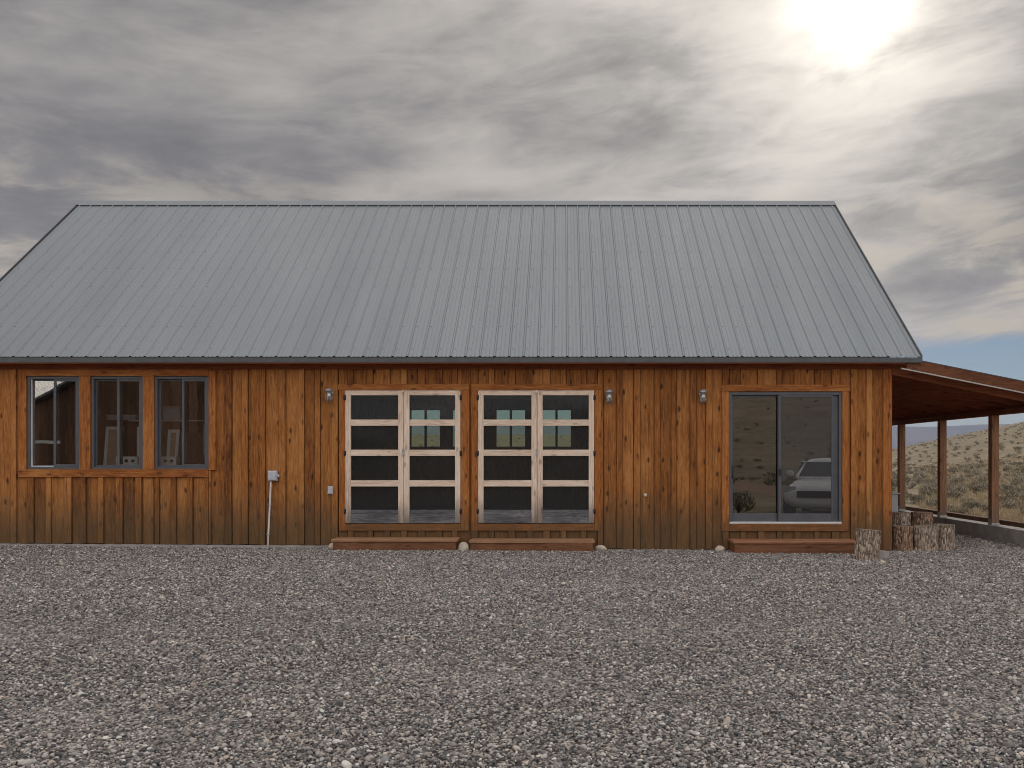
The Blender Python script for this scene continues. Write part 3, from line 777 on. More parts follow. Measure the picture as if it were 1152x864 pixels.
# ------------------------------------------------------------------ steps
def step(x0, x1, y0, h, mat_t, mat_r, label, broken=False):
    g = gz((x0+x1)/2)
    s_ = thing("door_step", label, "step", ((x0+x1)/2, (y0+WY)/2, g), 0, "low plank steps under the doors")
    yb = WY - .045; ym = (y0+yb)/2
    t1 = MB()
    if broken:
        # split front edge
        n = 26; pts = []
        for k in range(n+1):
            xx = x0 + (x1-x0)*k/n; dd = 0
            if k > n*.58: dd = .012 + .012*random.random()
            if k > n*.80: dd = .03 + .014*random.random()
            pts.append((xx, y0-.02+dd))
        t1.prism(pts + [(x1, ym-.003), (x0, ym-.003)], 'z', g+h-.038, g+h)
    else: t1.cbox(x0, x1, y0-.02, ym-.003, g+h-.038, g+h, .005)
    t1.build("tread", mat_t, s_)
    MB().cbox(x0+.003, x1-.004, ym+.003, yb, g+h-.039, g+h-.001, .004).build("tread", mat_t, s_)
    MB().cbox(x0+.02, x1-.02, y0+.002, y0+.038, g-.06, g+h-.0395, .004).build("riser", mat_r, s_)
    for a in (x0+.02, x1-.058): MB().box(a, a+.038, y0+.040, yb-.01, g-.06, g+h-.0395).build("stringer", mat_r, s_)
step(wx(380.5), wx(518), 13.87, .172, M_STEP, M_STEPR, "long weathered plank step under the left pair of screen doors")
step(wx(531), wx(668), 13.87, .168, M_STEP, M_STEPR, "long plank step with a split front edge under the right pair of screen doors", True)
step(wx(818.5), wx(954.5), 13.80, .188, M_STEP2, M_STEPR, "reddish plank step under the grey sliding glass door")

# ------------------------------------------------------------------ stones at the wall foot
def rock_mesh(rx, ry, rz_, seed, sub_=3, amp=.18):
    bm = bmesh.new(); bmesh.ops.create_icosphere(bm, subdivisions=sub_, radius=1)
    rs = random.Random(seed); ks = [(Vector((rs.uniform(-1, 1), rs.uniform(-1, 1), rs.uniform(-1, 1))).normalized(), rs.uniform(1.2, 3.4), rs.uniform(0, 6)) for _ in range(7)]
    for v_ in bm.verts:
        dd = 1 + amp*sum(math.sin(k.dot(v_.co)*f + p) for k, f, p in ks)/3
        v_.co = Vector((v_.co.x*rx*dd, v_.co.y*ry*dd, v_.co.z*rz_*dd))
    return bm
def rock(px_, yy, rx, rz_, label, seed):
    x = (px_-634)/1000*yy; bm = rock_mesh(rx, rx*.8, rz_, seed)
    me = bpy.data.meshes.new("rock"); 
    for f_ in bm.faces: f_.smooth = True
    bm.to_mesh(me); bm.free(); me.materials.append(M_STONE)
    o = bpy.data.objects.new("rock", me); COL.objects.link(o); o.location = (x, yy, gz(x)+rz_*.55)
    return tag(o, label, "rock", "pale stones at the foot of the wall")
rock(522, 13.93, .075, .085, "pale round stone wedged between the two long plank steps", 3)
rock(676, 14.05, .095, .052, "flat pale stone at the right end of the split plank step", 4)
rock(811, 14.08, .080, .055, "pale stone at the left end of the sliding door step", 5)
rock(376, 14.10, .10, .06, "pale stone at the left end of the left plank step", 6)
rock(992.3, 12.55, .040, .028, "small white stone on the gravel in front of the concrete block", 7)

# ------------------------------------------------------------------ log rounds
def bark_mat(name, a, b_, c):
    m, t, b = pmat(name, rough=.95, spec=.1)
    co = objco(t); oi = t.new('ShaderNodeObjectInfo').outputs['Random']
    v_ = t.vm('ADD', t.vm('MULTIPLY', co, (1, 1, .32)), t.comb(t.m('MULTIPLY', oi, 20), 0, 0))
    vo = t.voro(t.vm('ADD', v_, t.vm('MULTIPLY', t.noise(v_, 14, 3, .6, 0, True), (.05, .05, .05))), 42)
    n = t.noise(v_, 26, 5, .7)
    f = t.m('ADD', t.m('MULTIPLY', n, .6), t.m('MULTIPLY', t.sep(vo['Color'])[0], .4))
    cc = t.ramp(f, [(.3, a), (.5, b_), (.7, c)])
    cr = t.smooth(vo['Distance'], .45, .85, 0, .8)
    cc = t.mix(cr, cc, tuple(q*.35 for q in a))
    t.l.new(cc, b.inputs['Base Color'])
    bump(t, b, t.m('SUBTRACT', n, t.m('MULTIPLY', vo['Distance'], 1.4)), .8, .02)
    return m
BARKS = [bark_mat("grey brown bark", (.20, .155, .12), (.36, .285, .225), (.54, .44, .35)), bark_mat("red brown bark", (.18, .11, .078), (.34, .215, .145), (.50, .35, .25))]
def cut_mat():
    m, t, b = pmat("weathered cut wood", rough=.9, spec=.1)
    co = objco(t); x, y, z = t.sep(co)
    r = t.vm('LENGTH', t.comb(x, y, 0)); n = t.noise(co, 9, 4, .6)
    rg = t.m('SINE', t.m('MULTIPLY', t.m('ADD', r, t.m('MULTIPLY', n, .03)), 260))
    c = t.ramp(t.m('ADD', t.m('MULTIPLY', rg, .15), n), [(.35, (.17, .14, .115)), (.65, (.36, .305, .25))])
    t.l.new(c, b.inputs['Base Color']); bump(t, b, rg, .2, .004)
    return m
M_CUT = cut_mat()
def log_round(x, y, r, h, bk, label, tilt=(0, 0), seed=0):
    t_ = thing("log_round", label, "log", (x, y, gz(x)-.015), seed*1.3, "log rounds by the house corner")
    t_.rotation_euler = (tilt[0], tilt[1], 0)
    rs = random.Random(seed); ph = [rs.uniform(0, 6) for _ in range(6)]
    def rad(a, z): return r*(1 + .05*math.sin(2*a+ph[0]) + .035*math.sin(3*a+ph[1]+z*2) + .02*math.sin(7*a+ph[2]+z*4) + .012*math.sin(15*a+ph[3]+z*9)) * (1.0+.05*(1-z/h)**2)
    mb = MB(); seg, rows = 48, 9; vs = []
    for j in range(rows):
        for k in range(seg):
            a = 2*math.pi*k/seg; z = h*j/(rows-1); q = rad(a, z) + rs.uniform(-.008, .008)
            vs.append((q*math.cos(a), q*math.sin(a), z))
    fs = [(j*seg+k, j*seg+(k+1) % seg, (j+1)*seg+(k+1) % seg, (j+1)*seg+k) for j in range(rows-1) for k in range(seg)] + [tuple(range(seg))[::-1]]
    mb.add(vs, fs); sub(mb, "bark", BARKS[bk], t_)
    top = [(rad(2*math.pi*k/seg, h)*.985*math.cos(2*math.pi*k/seg), rad(2*math.pi*k/seg, h)*.985*math.sin(2*math.pi*k/seg), h-.006 + .012*((k % 9) == 0)*0) for k in range(seg)]
    c = MB(); c.add(top + [(0, 0, h+.004)], [(k, (k+1) % seg, seg) for k in range(seg)]); sub(c, "cut_end", M_CUT, t_)
    return t_
log_round(4.47, 13.10, .172, .445, 0, "leaning log round standing alone beside the sliding door step", (R(-1), R(4)), 1)
log_round(5.53, 14.50, .168, .40, 1, "reddish front log round standing tight against the house corner", (0, 0), 2)
log_round(5.89, 14.46, .180, .41, 0, "broad grey front log round in the middle of the front row of three", (0, 0), 3)
log_round(6.24, 14.62, .165, .42, 0, "pale log round at the right end of the front row of three", (0, R(1)), 4)
log_round(5.70, 15.06, .170, .585, 0, "taller grey log round behind the front row, nearest the house wall", (0, 0), 5)
log_round(6.09, 15.10, .178, .59, 1, "taller brown log round behind the front row, farther from the house wall", (0, 0), 6)
tag(MB().box(4.725, 4.87, 13.30, 13.50, gz(4.8)-.05, gz(4.8)+.085).build("concrete_block", M_CONC, loc=(4.8, 13.4, gz(4.8))), "small grey concrete block on the gravel beside the leaning log round", "concrete block")
ub = thing("utility_cabinet", "pale grey metal cabinet under the porch behind the log rounds", "cabinet", (6.1, 17.1, gz(6)))
MB().cbox(5.75, 6.36, 16.9, 17.3, gz(6)+.06, .76, .01).build("casing", M_GREYP, ub)
MB().box(5.72, 6.39, 16.87, 17.33, .761, .785).build("lid", M_GREYP, ub)
MB().box(5.77, 6.34, 16.92, 17.28, gz(6)-.03, gz(6)+.058).build("plinth", M_CONC, ub)
tag(MB().box(8.52, 8.68, 13.2, 24.6, -.12, .235).build("landscape_timber", M_TIMB, loc=(8.6, 19, 0)), "low dark timber edging laid along the outside of the porch kerb", "timber edging")

# ------------------------------------------------------------------ things inside, seen through the windows
MB_ = MB
bench = thing("workbench", "long plank workbench behind the three left windows", "workbench", (-7.2, PY-.4, .2))
MB().cbox(XL+.2, wx(285), LY+.06, PY-.02, 1.16, 1.20).build("bench_top", M_BRK, bench)
for xx in (XL+.25, -7.6, wx(280)): MB().box(xx, xx+.09, PY-.58, PY-.49, .2, 1.159).build("leg", M_BRK, bench)
sh = thing("wall_shelf", "long pale shelf on the plank wall behind the left windows", "shelf", (-7, PY-.1, 2.09))
MB().cbox(wx(110), wx(262), PY-.24, PY-.004, 2.075, 2.10).build("shelf_board", M_VINL, sh)
for xx in (wx(120), wx(190), wx(255)): MB().prism([(PY-.2, 2.074), (PY-.005, 2.074), (PY-.005, 1.9)], 'x', xx, xx+.02).build("bracket", M_BLACK, sh)
def pic(x0, x1, z0, z1, y, lean, label):
    t_ = thing("picture_frame", label, "frame", ((x0+x1)/2, y, z0))
    o = MB(); wd = .05
    o.box(x0, x0+wd, y, y+.03, z0, z1).box(x1-wd, x1, y, y+.03, z0, z1).box(x0+wd, x1-wd, y, y+.03, z0, z0+wd).box(x0+wd, x1-wd, y, y+.03, z1-wd, z1)
    o.build("frame", M_WHITE, t_)
    MB().box(x0+wd, x1-wd, y+.012, y+.022, z0+wd, z1-wd).build("backing", M_BRK, t_)
    t_.rotation_euler = (R(lean), 0, 0)
ky = LY + .26; kk = ky/WY
pic(wx(112)*kk, wx(131)*kk, 1.202, 1.98, ky+.1, -8, "slim white frame leaning on the workbench seen in the middle window")
pic(wx(183)*kk, wx(196)*kk, 1.202, 1.93, ky+.1, -8, "small white frame leaning on the workbench seen in the right window")
pb = thing("white_panel", "tall narrow white panel standing on the bench behind the middle window", "panel", (wx(158)*kk, ky, 1.2))
MB().box(wx(154)*kk, wx(166)*kk, ky, ky+.035, 1.202, 1.96).build("board", M_WHITE, pb)
MB().box(wx(154)*kk+.02, wx(166)*kk-.02, ky-.012, ky-.001, 1.90, 1.94).build("ledge", M_WHITE, pb)
for k, (a, b, l) in enumerate(((136, 160, "white kitchen appliance with dark knobs on the bench behind the middle window"), (180, 203, "white kitchen appliance with dark knobs on the bench behind the right window"))):
    y_ = ky-.17; t_ = thing("cooker", l, "appliance", (wx((a+b)/2)*kk, y_, 1.2))
    MB().cbox(wx(a)*kk, wx(b)*kk, y_, y_+.14, 1.202, 1.47, .01).build("casing", M_WHITE, t_)
    for q in (.2, .5, .8):
        xx = wx(a + (b-a)*q)*kk
        MB().lathe([(0, -.03), (.02, -.03), (.024, 0), (0, 0)], (xx, y_, 1.40), 10, 'y').build("knob", M_BLACK, t_)
for k, (px_, wd, hh, l) in enumerate(((143, .5, .09, "flat pale box on the wall shelf seen in the middle window"), (199, .28, .24, "upright grey box on the wall shelf seen in the right window"))):
    t_ = thing("storage_box", l, "box", (wx(px_)*PY/WY, PY-.12, 2.10)); xx = wx(px_)*PY/WY
    MB().cbox(xx-wd/2, xx+wd/2, PY-.22, PY-.03, 2.102, 2.102+hh-.03, .006).build("body", M_GREYP, t_)
    MB().cbox(xx-wd/2-.006, xx+wd/2+.006, PY-.226, PY-.024, 2.1025+hh-.03, 2.1025+hh, .005).build("lid", M_VINL, t_)
tl = thing("hand_saw", "pale tool hanging on the plank wall under the shelf", "tool", (wx(233)*PY/WY, PY-.03, 1.6))
xx = wx(230)*PY/WY
MB().prism([(xx-.02, 2.0), (xx+.05, 2.0), (xx+.035, 1.5), (xx-.005, 1.5)], 'y', PY-.022, PY-.012).build("blade", M_VINL, tl)
MB().cbox(xx-.025, xx+.055, PY-.03, PY-.006, 2.001, 2.06).build("handle", M_BRK, tl)

# ------------------------------------------------------------------ shed and car behind the photographer (seen mirrored in the glass)
shed = thing("timber_shed", "brown timber shed with a gable roof mirrored in the leftmost window", "shed", (-14.6, -4, 0))
sx0, sx1, sr = -19.9, -7.5, -13.6
sw_ = MB()
xs = np.arange(sx0, sx1, .3).tolist() + [sx1]
sz = lambda x: 2.25 + (5.55-2.25)*(1-abs(x-sr)/(sr-sx0))
for a, b in zip(xs[:-1], xs[1:]):
    if a < sr < b: sw_.prism([(a, -.1), (b, -.1), (b, sz(b)), (sr, sz(sr)), (a, sz(a))], 'y', -1.6, -1.5)
    else: sw_.prism([(a, -.1), (b-.006, -.1), (b-.006, sz(b)), (a, sz(a))], 'y', -1.6, -1.5)
sw_.box(sx0, sx0+.1, -8, -1.61, -.1, 2.33).box(sx1-.1, sx1, -8, -1.61, -.1, 2.33)
sw_.build("wall", M_SHED, shed)
rr = MB()
for s_ in (-1, 1):
    e = sr + s_*(sr-sx0+.35)
    rr.prism([(sr, 5.56), (e, sz(sx0)-.35*.52), (e, sz(sx0)-.35*.52+.07), (sr, 5.64)], 'y', -8.2, -1.15)
rr.build("roof", M_ROOF, shed)
MB().box(-19.6, -17.05, -1.497, -1.45, 1.93, 2.03).build("rail", M_VINL, shed)
MB().box(-13.6, -10.6, -1.497, -1.47, -.05, 2.3).build("shed_door", M_SHED, shed)

def carpaint():
    m, t, b = pmat("white car paint", (.70, .71, .72), .25); b.inputs['Coat Weight'].default_value = .6
    t.l.new(t.ramp(t.noise(objco(t), 3, 5, .6), [(.3, (.62, .62, .61)), (.7, (.74, .75, .76))]), b.inputs['Base Color']); return m
M_CAR = carpaint(); M_TYRE = grimy("tyre rubber", (.03, .03, .03), .85); M_CGL = grimy("dark car glass", (.02, .022, .025), .06)
M_HL = grimy("headlamp lens", (.55, .57, .60), .1, .3)
car = thing("parked_car", "white car parked with its nose towards the house, mirrored in the sliding door", "car", (7.12, 4.85, gz(7)-.03), R(-66))
def loft(secs, seg=20, p=3.2):
    mb = MB(); vs = []
    for x, zb, zt, hw in secs:
        zc_, hz = (zb+zt)/2, (zt-zb)/2
        for k in range(seg):
            a = 2*math.pi*(k+.5)/seg; c, s_ = math.cos(a), math.sin(a)
            vs.append((x, hw*math.copysign(abs(c)**(2/p), c), zc_ + hz*math.copysign(abs(s_)**(2/p), s_)))
    n = len(secs)
    fs = [(i*seg+k, i*seg+(k+1) % seg, (i+1)*seg+(k+1) % seg, (i+1)*seg+k) for i in range(n-1) for k in range(seg)]
    fs += [tuple(range(seg)), tuple((n-1)*seg+k for k in range(seg))]
    return mb.add(vs, fs, True)
sub(loft([(-2.25, .42, .72, .70), (-2.2, .32, .80, .80), (-2.0, .26, .90, .87), (-1.5, .24, .98, .90), (-.9, .24, 1.04, .91), (0, .24, 1.06, .91), (1.2, .24, 1.07, .91), (1.9, .26, 1.06, .89), (2.2, .34, 1.0, .83), (2.27, .42, .92, .76)]), "body", M_CAR, car)
sub(loft([(-1.0, .98, 1.03, .74), (-.85, .98, 1.12, .76), (-.25, .98, 1.46, .68), (.1, .98, 1.52, .66), (1.2, .98, 1.53, .66), (1.8, .98, 1.45, .68), (2.12, .98, 1.10, .76), (2.16, .98, 1.03, .74)], 24, 4.5), "cabin", M_CAR, car)
for sgn in (-1, 1):
    for pts in ([(-.62, 1.08), (.18, 1.08), (.18, 1.44), (-.12, 1.42)], [(.24, 1.08), (1.0, 1.08), (1.0, 1.44), (.24, 1.44)], [(1.06, 1.08), (1.75, 1.10), (1.52, 1.39), (1.06, 1.43)]):
        mb = MB(); n = len(pts)
        def yy(z): return sgn*(.775 - (z-1.05)*.13)
        mb.add([(x, yy(z), z) for x, z in pts] + [(x, yy(z)-sgn*.06, z) for x, z in pts], [tuple(range(n)), tuple(range(n, 2*n))] + [(i, (i+1) % n, n+(i+1) % n, n+i) for i in range(n)])
        sub(mb, "side_window", M_CGL, car)
    sub(MB().box(-2.21, -1.86, *sorted((sgn*.55, sgn*.845)), .70, .835), "headlight", M_HL, car)
    sub(MB().box(2.12, 2.27, *sorted((sgn*.6, sgn*.8)), .8, .98), "tail_light", grimy("tail lamp", (.3, .02, .02), .2), car)
    sub(loft([(-.62, 1.06, 1.14, .05), (-.60, 1.03, 1.20, .10), (-.5, 1.05, 1.18, .08)], 10), "mirror", M_CAR, car).location = (0, sgn*.95, 0)
    for xw in (-1.38, 1.36):
        wh = sub(MB().lathe([(.21, -.11), (.30, -.115), (.335, -.09), (.34, 0), (.335, .09), (.30, .115), (.21, .11)], (xw, sgn*.83, .34), 28, 'y'), "wheel", M_TYRE, car)
        sub(MB().lathe([(0, -.03), (.06, -.03), (.08, 0), (.19, .02), (.215, -.08), (.215, .08), (.19, .07), (0, .06)], (xw, sgn*.83, .34), 20, 'y'), "rim", M_GALV, wh)
ws = MB(); ws.add([(-.98, -.66, 1.06), (-.98, .66, 1.06), (-.34, .58, 1.43), (-.34, -.58, 1.43)] + [(-.93, -.66, 1.04), (-.93, .66, 1.04), (-.29, .58, 1.41), (-.29, -.58, 1.41)], [(0, 1, 2, 3), (4, 5, 6, 7), (0, 1, 5, 4), (1, 2, 6, 5), (2, 3, 7, 6), (3, 0, 4, 7)])
sub(ws, "windscreen", M_CGL, car)
sub(MB().box(-2.275, -2.18, -.5, .5, .56, .72), "grille", M_BLACK, car)

# ------------------------------------------------------------------ vegetation
def sage_mat(name, a, b_, c):
    m, t, b = pmat(name, rough=.95, spec=.1)
    rnd = t.new('ShaderNodeNewGeometry').outputs['Random Per Island']; oi = t.new('ShaderNodeObjectInfo').outputs['Random']
    f = t.m('ADD', t.m('MULTIPLY', rnd, .75), t.m('MULTIPLY', oi, .35))
    t.l.new(t.ramp(f, [(.1, a), (.55, b_), (1.0, c)]), b.inputs['Base Color']); return m
M_SAGE = sage_mat("grey green sage leaf", (.15, .13, .095), (.275, .24, .178), (.43, .385, .295))
M_GRASS = sage_mat("dry straw grass", (.27, .205, .125), (.42, .335, .215), (.56, .47, .32))
M_TWIG = grimy("grey sage twig", (.12, .095, .07), .95, 0, .3)
def bush_mesh(seed, n, hgt=.75, rad=.62, lsz=.10):
    rs = random.Random(seed); mb = MB(); lobes = []
    for k in range(rs.randint(5, 8)):
        a = rs.uniform(0, 6.28); q = rad*rs.uniform(.15, .75)
        lobes.append((Vector((q*math.cos(a), q*math.sin(a), hgt*rs.uniform(.22, .66))), rad*rs.uniform(.25, .48)))
    for k in range(n):
        c, r_ = rs.choice(lobes)
        d_ = Vector((rs.gauss(0, 1), rs.gauss(0, 1), rs.gauss(.25, 1))).normalized()
        p = c + d_*r_*(rs.random()**.35)
        if p.z < .02: p.z = rs.uniform(.02, .2)
        up = (d_*.7 + Vector((0, 0, .9)) + Vector((rs.uniform(-.6, .6), rs.uniform(-.6, .6), rs.uniform(-.3, .4)))).normalized()
        s_ = up.cross(Vector((rs.uniform(-1, 1), rs.uniform(-1, 1), rs.uniform(-1, 1)))).normalized()
        L = lsz*rs.uniform(.7, 1.6); W = L*rs.uniform(.16, .34)
        mb.add([p - s_*W*.5, p + s_*W*.5, p + up*L*.65 + s_*W*.6, p + up*L, p + up*L*.6 - s_*W*.6], [(0, 1, 2, 3, 4)])
    return mb
def twig_mesh(seed):
    rs = random.Random(seed); mb = MB()
    for k in range(9):
        a = rs.uniform(0, 6.28); q = rs.uniform(.15, .42)
        mb.tube([(0, 0, 0), (q*.4*math.cos(a), q*.4*math.sin(a), .22), (q*math.cos(a), q*math.sin(a), .55)], [.018, .012, .005], 5)
    return mb
def plain_mesh(mb, name, mats):
    o = mb.build(name, mats, None, (0, 0, 0)); me = o.data; bpy.data.objects.remove(o); return me
BUSH = [plain_mesh(bush_mesh(40+k, 620), "sage_leaves", M_SAGE) for k in range(5)]
TWIG = [plain_mesh(twig_mesh(60+k), "sage_twigs", M_TWIG) for k in range(3)]
LOWB = [plain_mesh(bush_mesh(80+k, 150, .7, .62, .17), "far_sage", M_SAGE) for k in range(4)]
def tuft(seed):
    rs = random.Random(seed); mb = MB()
    for k in range(46):
        a = rs.uniform(0, 6.28); q = rs.uniform(0, .10); L = rs.uniform(.14, .34); b_ = rs.uniform(.02, .16); w_ = .005
        x_, y_ = q*math.cos(a), q*math.sin(a); e = Vector((-math.sin(a), math.cos(a), 0))*w_
        p0 = Vector((x_, y_, 0)); p1 = p0 + Vector((b_*.4*math.cos(a), b_*.4*math.sin(a), L*.6)); p2 = p0 + Vector((b_*math.cos(a), b_*math.sin(a), L))
        mb.add([p0-e, p0+e, p1+e*.8, p2, p1-e*.8], [(0, 1, 2, 3, 4)])
    return mb
TUFT = [plain_mesh(tuft(90+k), "straw_tuft", M_GRASS) for k in range(3)]

def hz(x, y): return float(terrain(x, y))
rs = random.Random(5)
SL_NEAR = "grey green sagebrush on the dry land seen between the porch posts"
spots = []
tries = 0
while len(spots) < 130 and tries < 6000:
    tries += 1
    dd = rs.uniform(24, 75) if len(spots) < 95 else rs.uniform(24, 46); t_ = rs.uniform(.33, .62)
    y = dd; x = t_*y
    if x < 9.6: continue
    if any((x-a)**2 + (y-b)**2 < (.95*(.5+.5*(s0+.0)))**2 for a, b, s0 in spots): continue
    spots.append((x, y, rs.uniform(.38, .85)))
def bush(x, y, s_, rz, k, label, grp):
    o = thing("sagebrush", label, "bush", (x, y, hz(x, y)-.03), rz, grp); o.scale = (s_, s_, s_*rs.uniform(.75, 1.05))
    for nm, me_ in (("foliage", BUSH[k % 5]), ("stems", TWIG[k % 3])):
        c = bpy.data.objects.new(nm, me_); COL.objects.link(c); c.parent = o
    return o
for k, (x, y, s_) in enumerate(spots):
    bush(x, y, s_, rs.uniform(0, 6.28), k, SL_NEAR, "sagebrush seen between the porch posts")
for k, (x, y, s_) in enumerate(((4.80, 4.2, .85), (4.45, 3.2, .9), (4.9, 2.2, .8), (4.4, 1.2, .85), (5.1, .2, .9))):
    b_ = bush(x, y, s_, k*1.7, k, "dark sagebrush at the yard edge mirrored in the left sliding door panel", "sagebrush mirrored in the sliding door"); b_.location.z = gz(x)-.03

def scatter(name, pts, rots, scls, idxs, meshes, mat_label, cat, instcol):
    """one ground cover object: a point cloud that carries small meshes"""
    me_ = bpy.data.meshes.new(name); me_.vertices.add(len(pts)); me_.vertices.foreach_set('co', np.asarray(pts, np.float32).ravel())
    for nm, ty, dat, key in (('rot', 'FLOAT_VECTOR', rots, 'vector'), ('scl', 'FLOAT_VECTOR', scls, 'vector'), ('idx', 'INT', idxs, 'value')):
        at = me_.attributes.new(nm, ty, 'POINT')
        at.data.foreach_set(key, np.asarray(dat, np.int32 if ty == 'INT' else np.float32).ravel())
    o = bpy.data.objects.new(name, me_); COL.objects.link(o)
    c = bpy.data.collections.new(instcol)
    for i, m_ in enumerate(meshes):
        q = bpy.data.objects.new("%s_piece" % name, m_); c.objects.link(q)
    ng = bpy.data.node_groups.new(name, 'GeometryNodeTree')
    ng.interface.new_socket('Geometry', in_out='INPUT', socket_type='NodeSocketGeometry')
    ng.interface.new_socket('Geometry', in_out='OUTPUT', socket_type='NodeSocketGeometry')
    N = ng.nodes; gi = N.new('NodeGroupInput'); go = N.new('NodeGroupOutput')
    ci = N.new('GeometryNodeCollectionInfo'); ci.inputs['Collection'].default_value = c; ci.inputs['Separate Children'].default_value = True; ci.inputs['Reset Children'].default_value = True
    ip = N.new('GeometryNodeInstanceOnPoints'); ip.inputs['Pick Instance'].default_value = True
    def na(nm, ty):
        a = N.new('GeometryNodeInputNamedAttribute'); a.data_type = ty; a.inputs['Name'].default_value = nm
        return [s_ for s_ in a.outputs if s_.enabled and s_.name == 'Attribute'][0]
    ng.links.new(gi.outputs[0], ip.inputs['Points']); ng.links.new(ci.outputs[0], ip.inputs['Instance'])
    ng.links.new(na('idx', 'INT'), ip.inputs['Instance Index']); ng.links.new(na('rot', 'FLOAT_VECTOR'), ip.inputs['Rotation']); ng.links.new(na('scl', 'FLOAT_VECTOR'), ip.inputs['Scale'])
    ng.links.new(ip.outputs[0], go.inputs[0])
    md = o.modifiers.new('scatter', 'NODES'); md.node_group = ng
    return tag(o, mat_label, cat, None, 'stuff')

def ring_points(n, rmin, rmax, ang, rng):
    r = np.sqrt(rng.uniform(0, 1, n)*(rmax**2-rmin**2) + rmin**2)
    return r
rng = np.random.RandomState(4)
def far_pts(n, d0, d1, t0, t1, pw):
    dd = d0*(d1/d0)**(rng.uniform(0, 1, n)**pw); tt_ = rng.uniform(t0, t1, n); return tt_*dd, dd
xa, ya = far_pts(2700, 40, 420, .28, .95, .75)
n2_ = 1600
an = rng.uniform(-2.2, 2.2, n2_); rr_ = 22*(240/22)**rng.uniform(0, 1, n2_)
xb, yb = np.sin(an)*rr_, -np.cos(an)*rr_
xc_, yc_ = far_pts(900, 34, 300, -.6, .28, .9)
xd, yd = far_pts(500, 14, 60, .62, 1.6, .9)
x_ = np.concatenate([xa, xb, xc_, xd]); y_ = np.concatenate([ya, yb, yc_, yd])
ok = ~((x_ > -32) & (x_ < 13) & (y_ > -9) & (y_ < 31)); ok &= ~((x_ < 14.5) & (y_ > 3) & (y_ < 14))
x_, y_ = x_[ok], y_[ok]; n_ = len(x_); s_ = rng.uniform(.30, .80, n_)*(1 - .35*sstep(np.hypot(x_, y_), 120, 250))
scatter("sage_field", np.stack([x_, y_, terrain(x_, y_)-.04], 1), np.stack([0*x_, 0*x_, rng.uniform(0, 6.28, n_)], 1), np.stack([s_, s_, s_*rng.uniform(.6, 1, n_)], 1), rng.randint(0, 4, n_), LOWB,
        "sagebrush covering the dry hillside beyond the porch", "brush", "far sage pieces")
xg, yg = far_pts(6500, 16, 90, .40, .75, .9); xh, yh = far_pts(900, 10, 40, .62, 1.5, .9)
xg = np.concatenate([xg, xh]); yg = np.concatenate([yg, yh])
ok = (xg > 10.4) & ~((xg < 13.5) & (yg < 14)); xg, yg = xg[ok], yg[ok]; n_ = len(xg); s_ = rng.uniform(.4, .95, n_)
scatter("dry_grass", np.stack([xg, yg, terrain(xg, yg)-.02], 1), np.stack([0*xg, 0*xg, rng.uniform(0, 6.28, n_)], 1), np.stack([s_, s_, s_], 1), rng.randint(0, 3, n_), TUFT,
        "dry straw coloured grass tufts on the land beyond the porch kerb", "grass", "grass pieces")

# ------------------------------------------------------------------ gravel stones
def stone_mat():
    m, t, b = pmat("gravel stone", rough=.85, spec=.25)
    oi = t.new('ShaderNodeObjectInfo').outputs['Random']
    f2 = t.m('FRACT', t.m('MULTIPLY', oi, 13.7))
    c = t.ramp(oi, [(0, (.075, .075, .080)), (.22, (.148, .143, .139)), (.48, (.256, .242, .228)), (.72, (.37, .343, .312)), (.90, (.46, .43, .39)), (1, (.70, .67, .62))])
    c = t.mix(t.smooth(f2, .55, 1.0, 0, .5), c, t.mix(1.0, c, (1.20, .97, .86), 'MULTIPLY'))
    c = t.mix(t.smooth(f2, .3, 0, 0, .5), c, t.mix(1.0, c, (.88, .98, 1.04), 'MULTIPLY'))
    co = objco(t)
    c = t.mix(.35, c, t.mix(1.0, c, t.ramp(t.noise(co, 3, 4, .7), [(.3, (.6, .6, .6)), (.7, (1.4, 1.4, 1.4))]), 'MULTIPLY'))
    t.l.new(c, b.inputs['Base Color']); return m
M_GST = stone_mat(); STN = []
for k in range(7):
    bm = rock_mesh(1, random.uniform(.65, .95), random.uniform(.45, .7), 200+k, 2, .33)
    me_ = bpy.data.meshes.new("gravel_stone"); bm.to_mesh(me_); bm.free(); me_.materials.append(M_GST); STN.append(me_)
gp = []
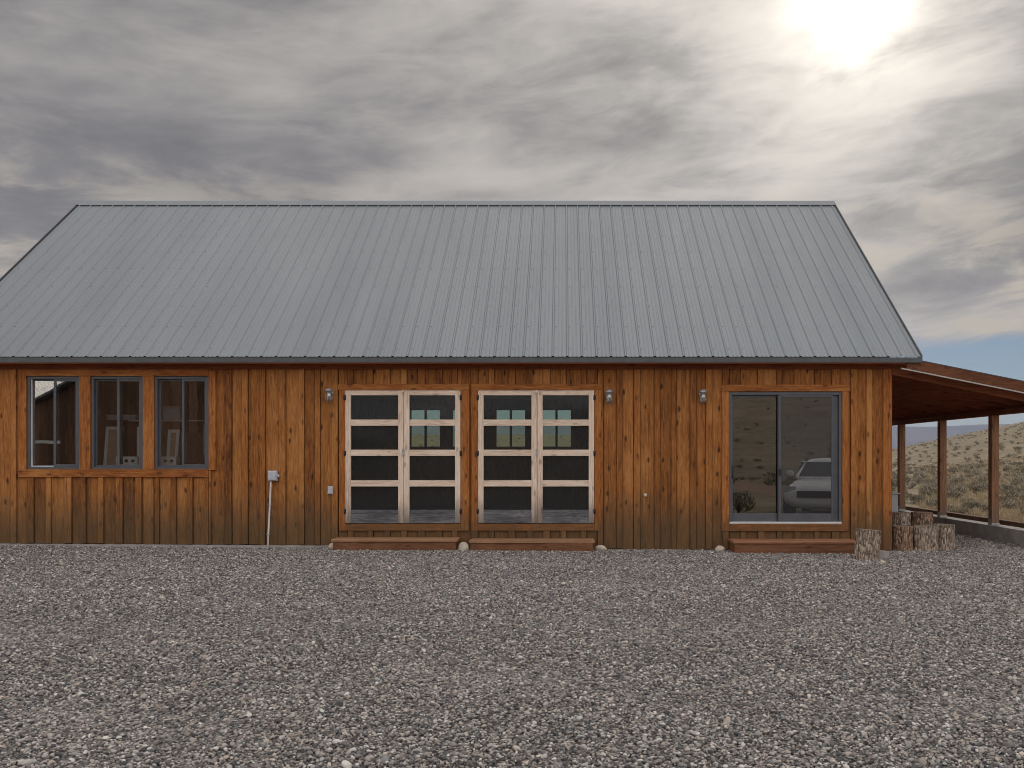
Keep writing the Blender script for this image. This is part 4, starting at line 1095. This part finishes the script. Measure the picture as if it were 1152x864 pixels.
def lay(y0, y1, dens, fx0, fx1, cap0=-30, cap1=30):
    area_n = int((y1-y0)*((fx1-fx0)*(y0+y1)/2 + 5.6)*dens)
    y = rng.uniform(y0, y1, area_n); x = (fx0*y - 3.4) + rng.uniform(0, 1, area_n)*((fx1-fx0)*y + 5.6)
    k_ = (x > cap0) & (x < cap1); return np.stack([x[k_], y[k_]], 1)
P1 = [lay(3.4, 6, 4400, -.66, .56), lay(6, 9, 3200, -.66, .56), lay(9, 14.24, 2000, -.66, .56, -30, 11)]
pp = np.concatenate(P1)
yy_ = rng.uniform(14.2, 24.5, 16000); P2 = np.stack([rng.uniform(XR+.03, 7.87, 16000), yy_], 1)
pp = np.concatenate([pp, P2]); n_ = len(pp)
xs_ = pp[:, 0]; zz_ = -0.006*(np.clip(xs_, -30, 12)+2.0)
sz_ = np.exp(rng.normal(math.log(.0084), .34, n_)); sz_ = np.clip(sz_, .005, .028)*np.where(pp[:, 1] > 9, 1.12, 1.0)
rot = rng.uniform(-.5, .5, (n_, 3)); rot[:, 2] = rng.uniform(0, 6.28, n_)
mound = .010*fbm(xs_*.35, pp[:, 1]*1.0, 3.2, 77)
scatter("loose_gravel", np.stack([xs_, pp[:, 1], zz_ + rng.uniform(-.012, .006, n_) + mound], 1), rot, np.stack([sz_]*3, 1), rng.randint(0, 7, n_), STN,
        "grey mixed gravel spread over the yard in front of the house", "gravel", "gravel pieces")
print("stones", n_)

# ------------------------------------------------------------------ air
hm = bpy.data.materials.new("haze air"); hm.use_nodes = True
ht = NT(hm.node_tree); ht.n.clear()
pv = ht.new('ShaderNodeVolumePrincipled'); pv.inputs['Density'].default_value = 0.00013; pv.inputs['Color'].default_value = (0.62, 0.70, 1.0, 1); pv.inputs['Anisotropy'].default_value = 0.0
ho = ht.new('ShaderNodeOutputMaterial'); ht.l.new(pv.outputs[0], ho.inputs['Volume'])
zmin, zmax = float(Z.min()), float(Z.max())
hzb = MB().box(-11400, 11400, -11400, 11400, zmin-1, zmax+3).build("haze", hm, loc=(0, 0, 0))
tag(hzb, "thin blue air veiling the far mountains", "haze", None, 'stuff')
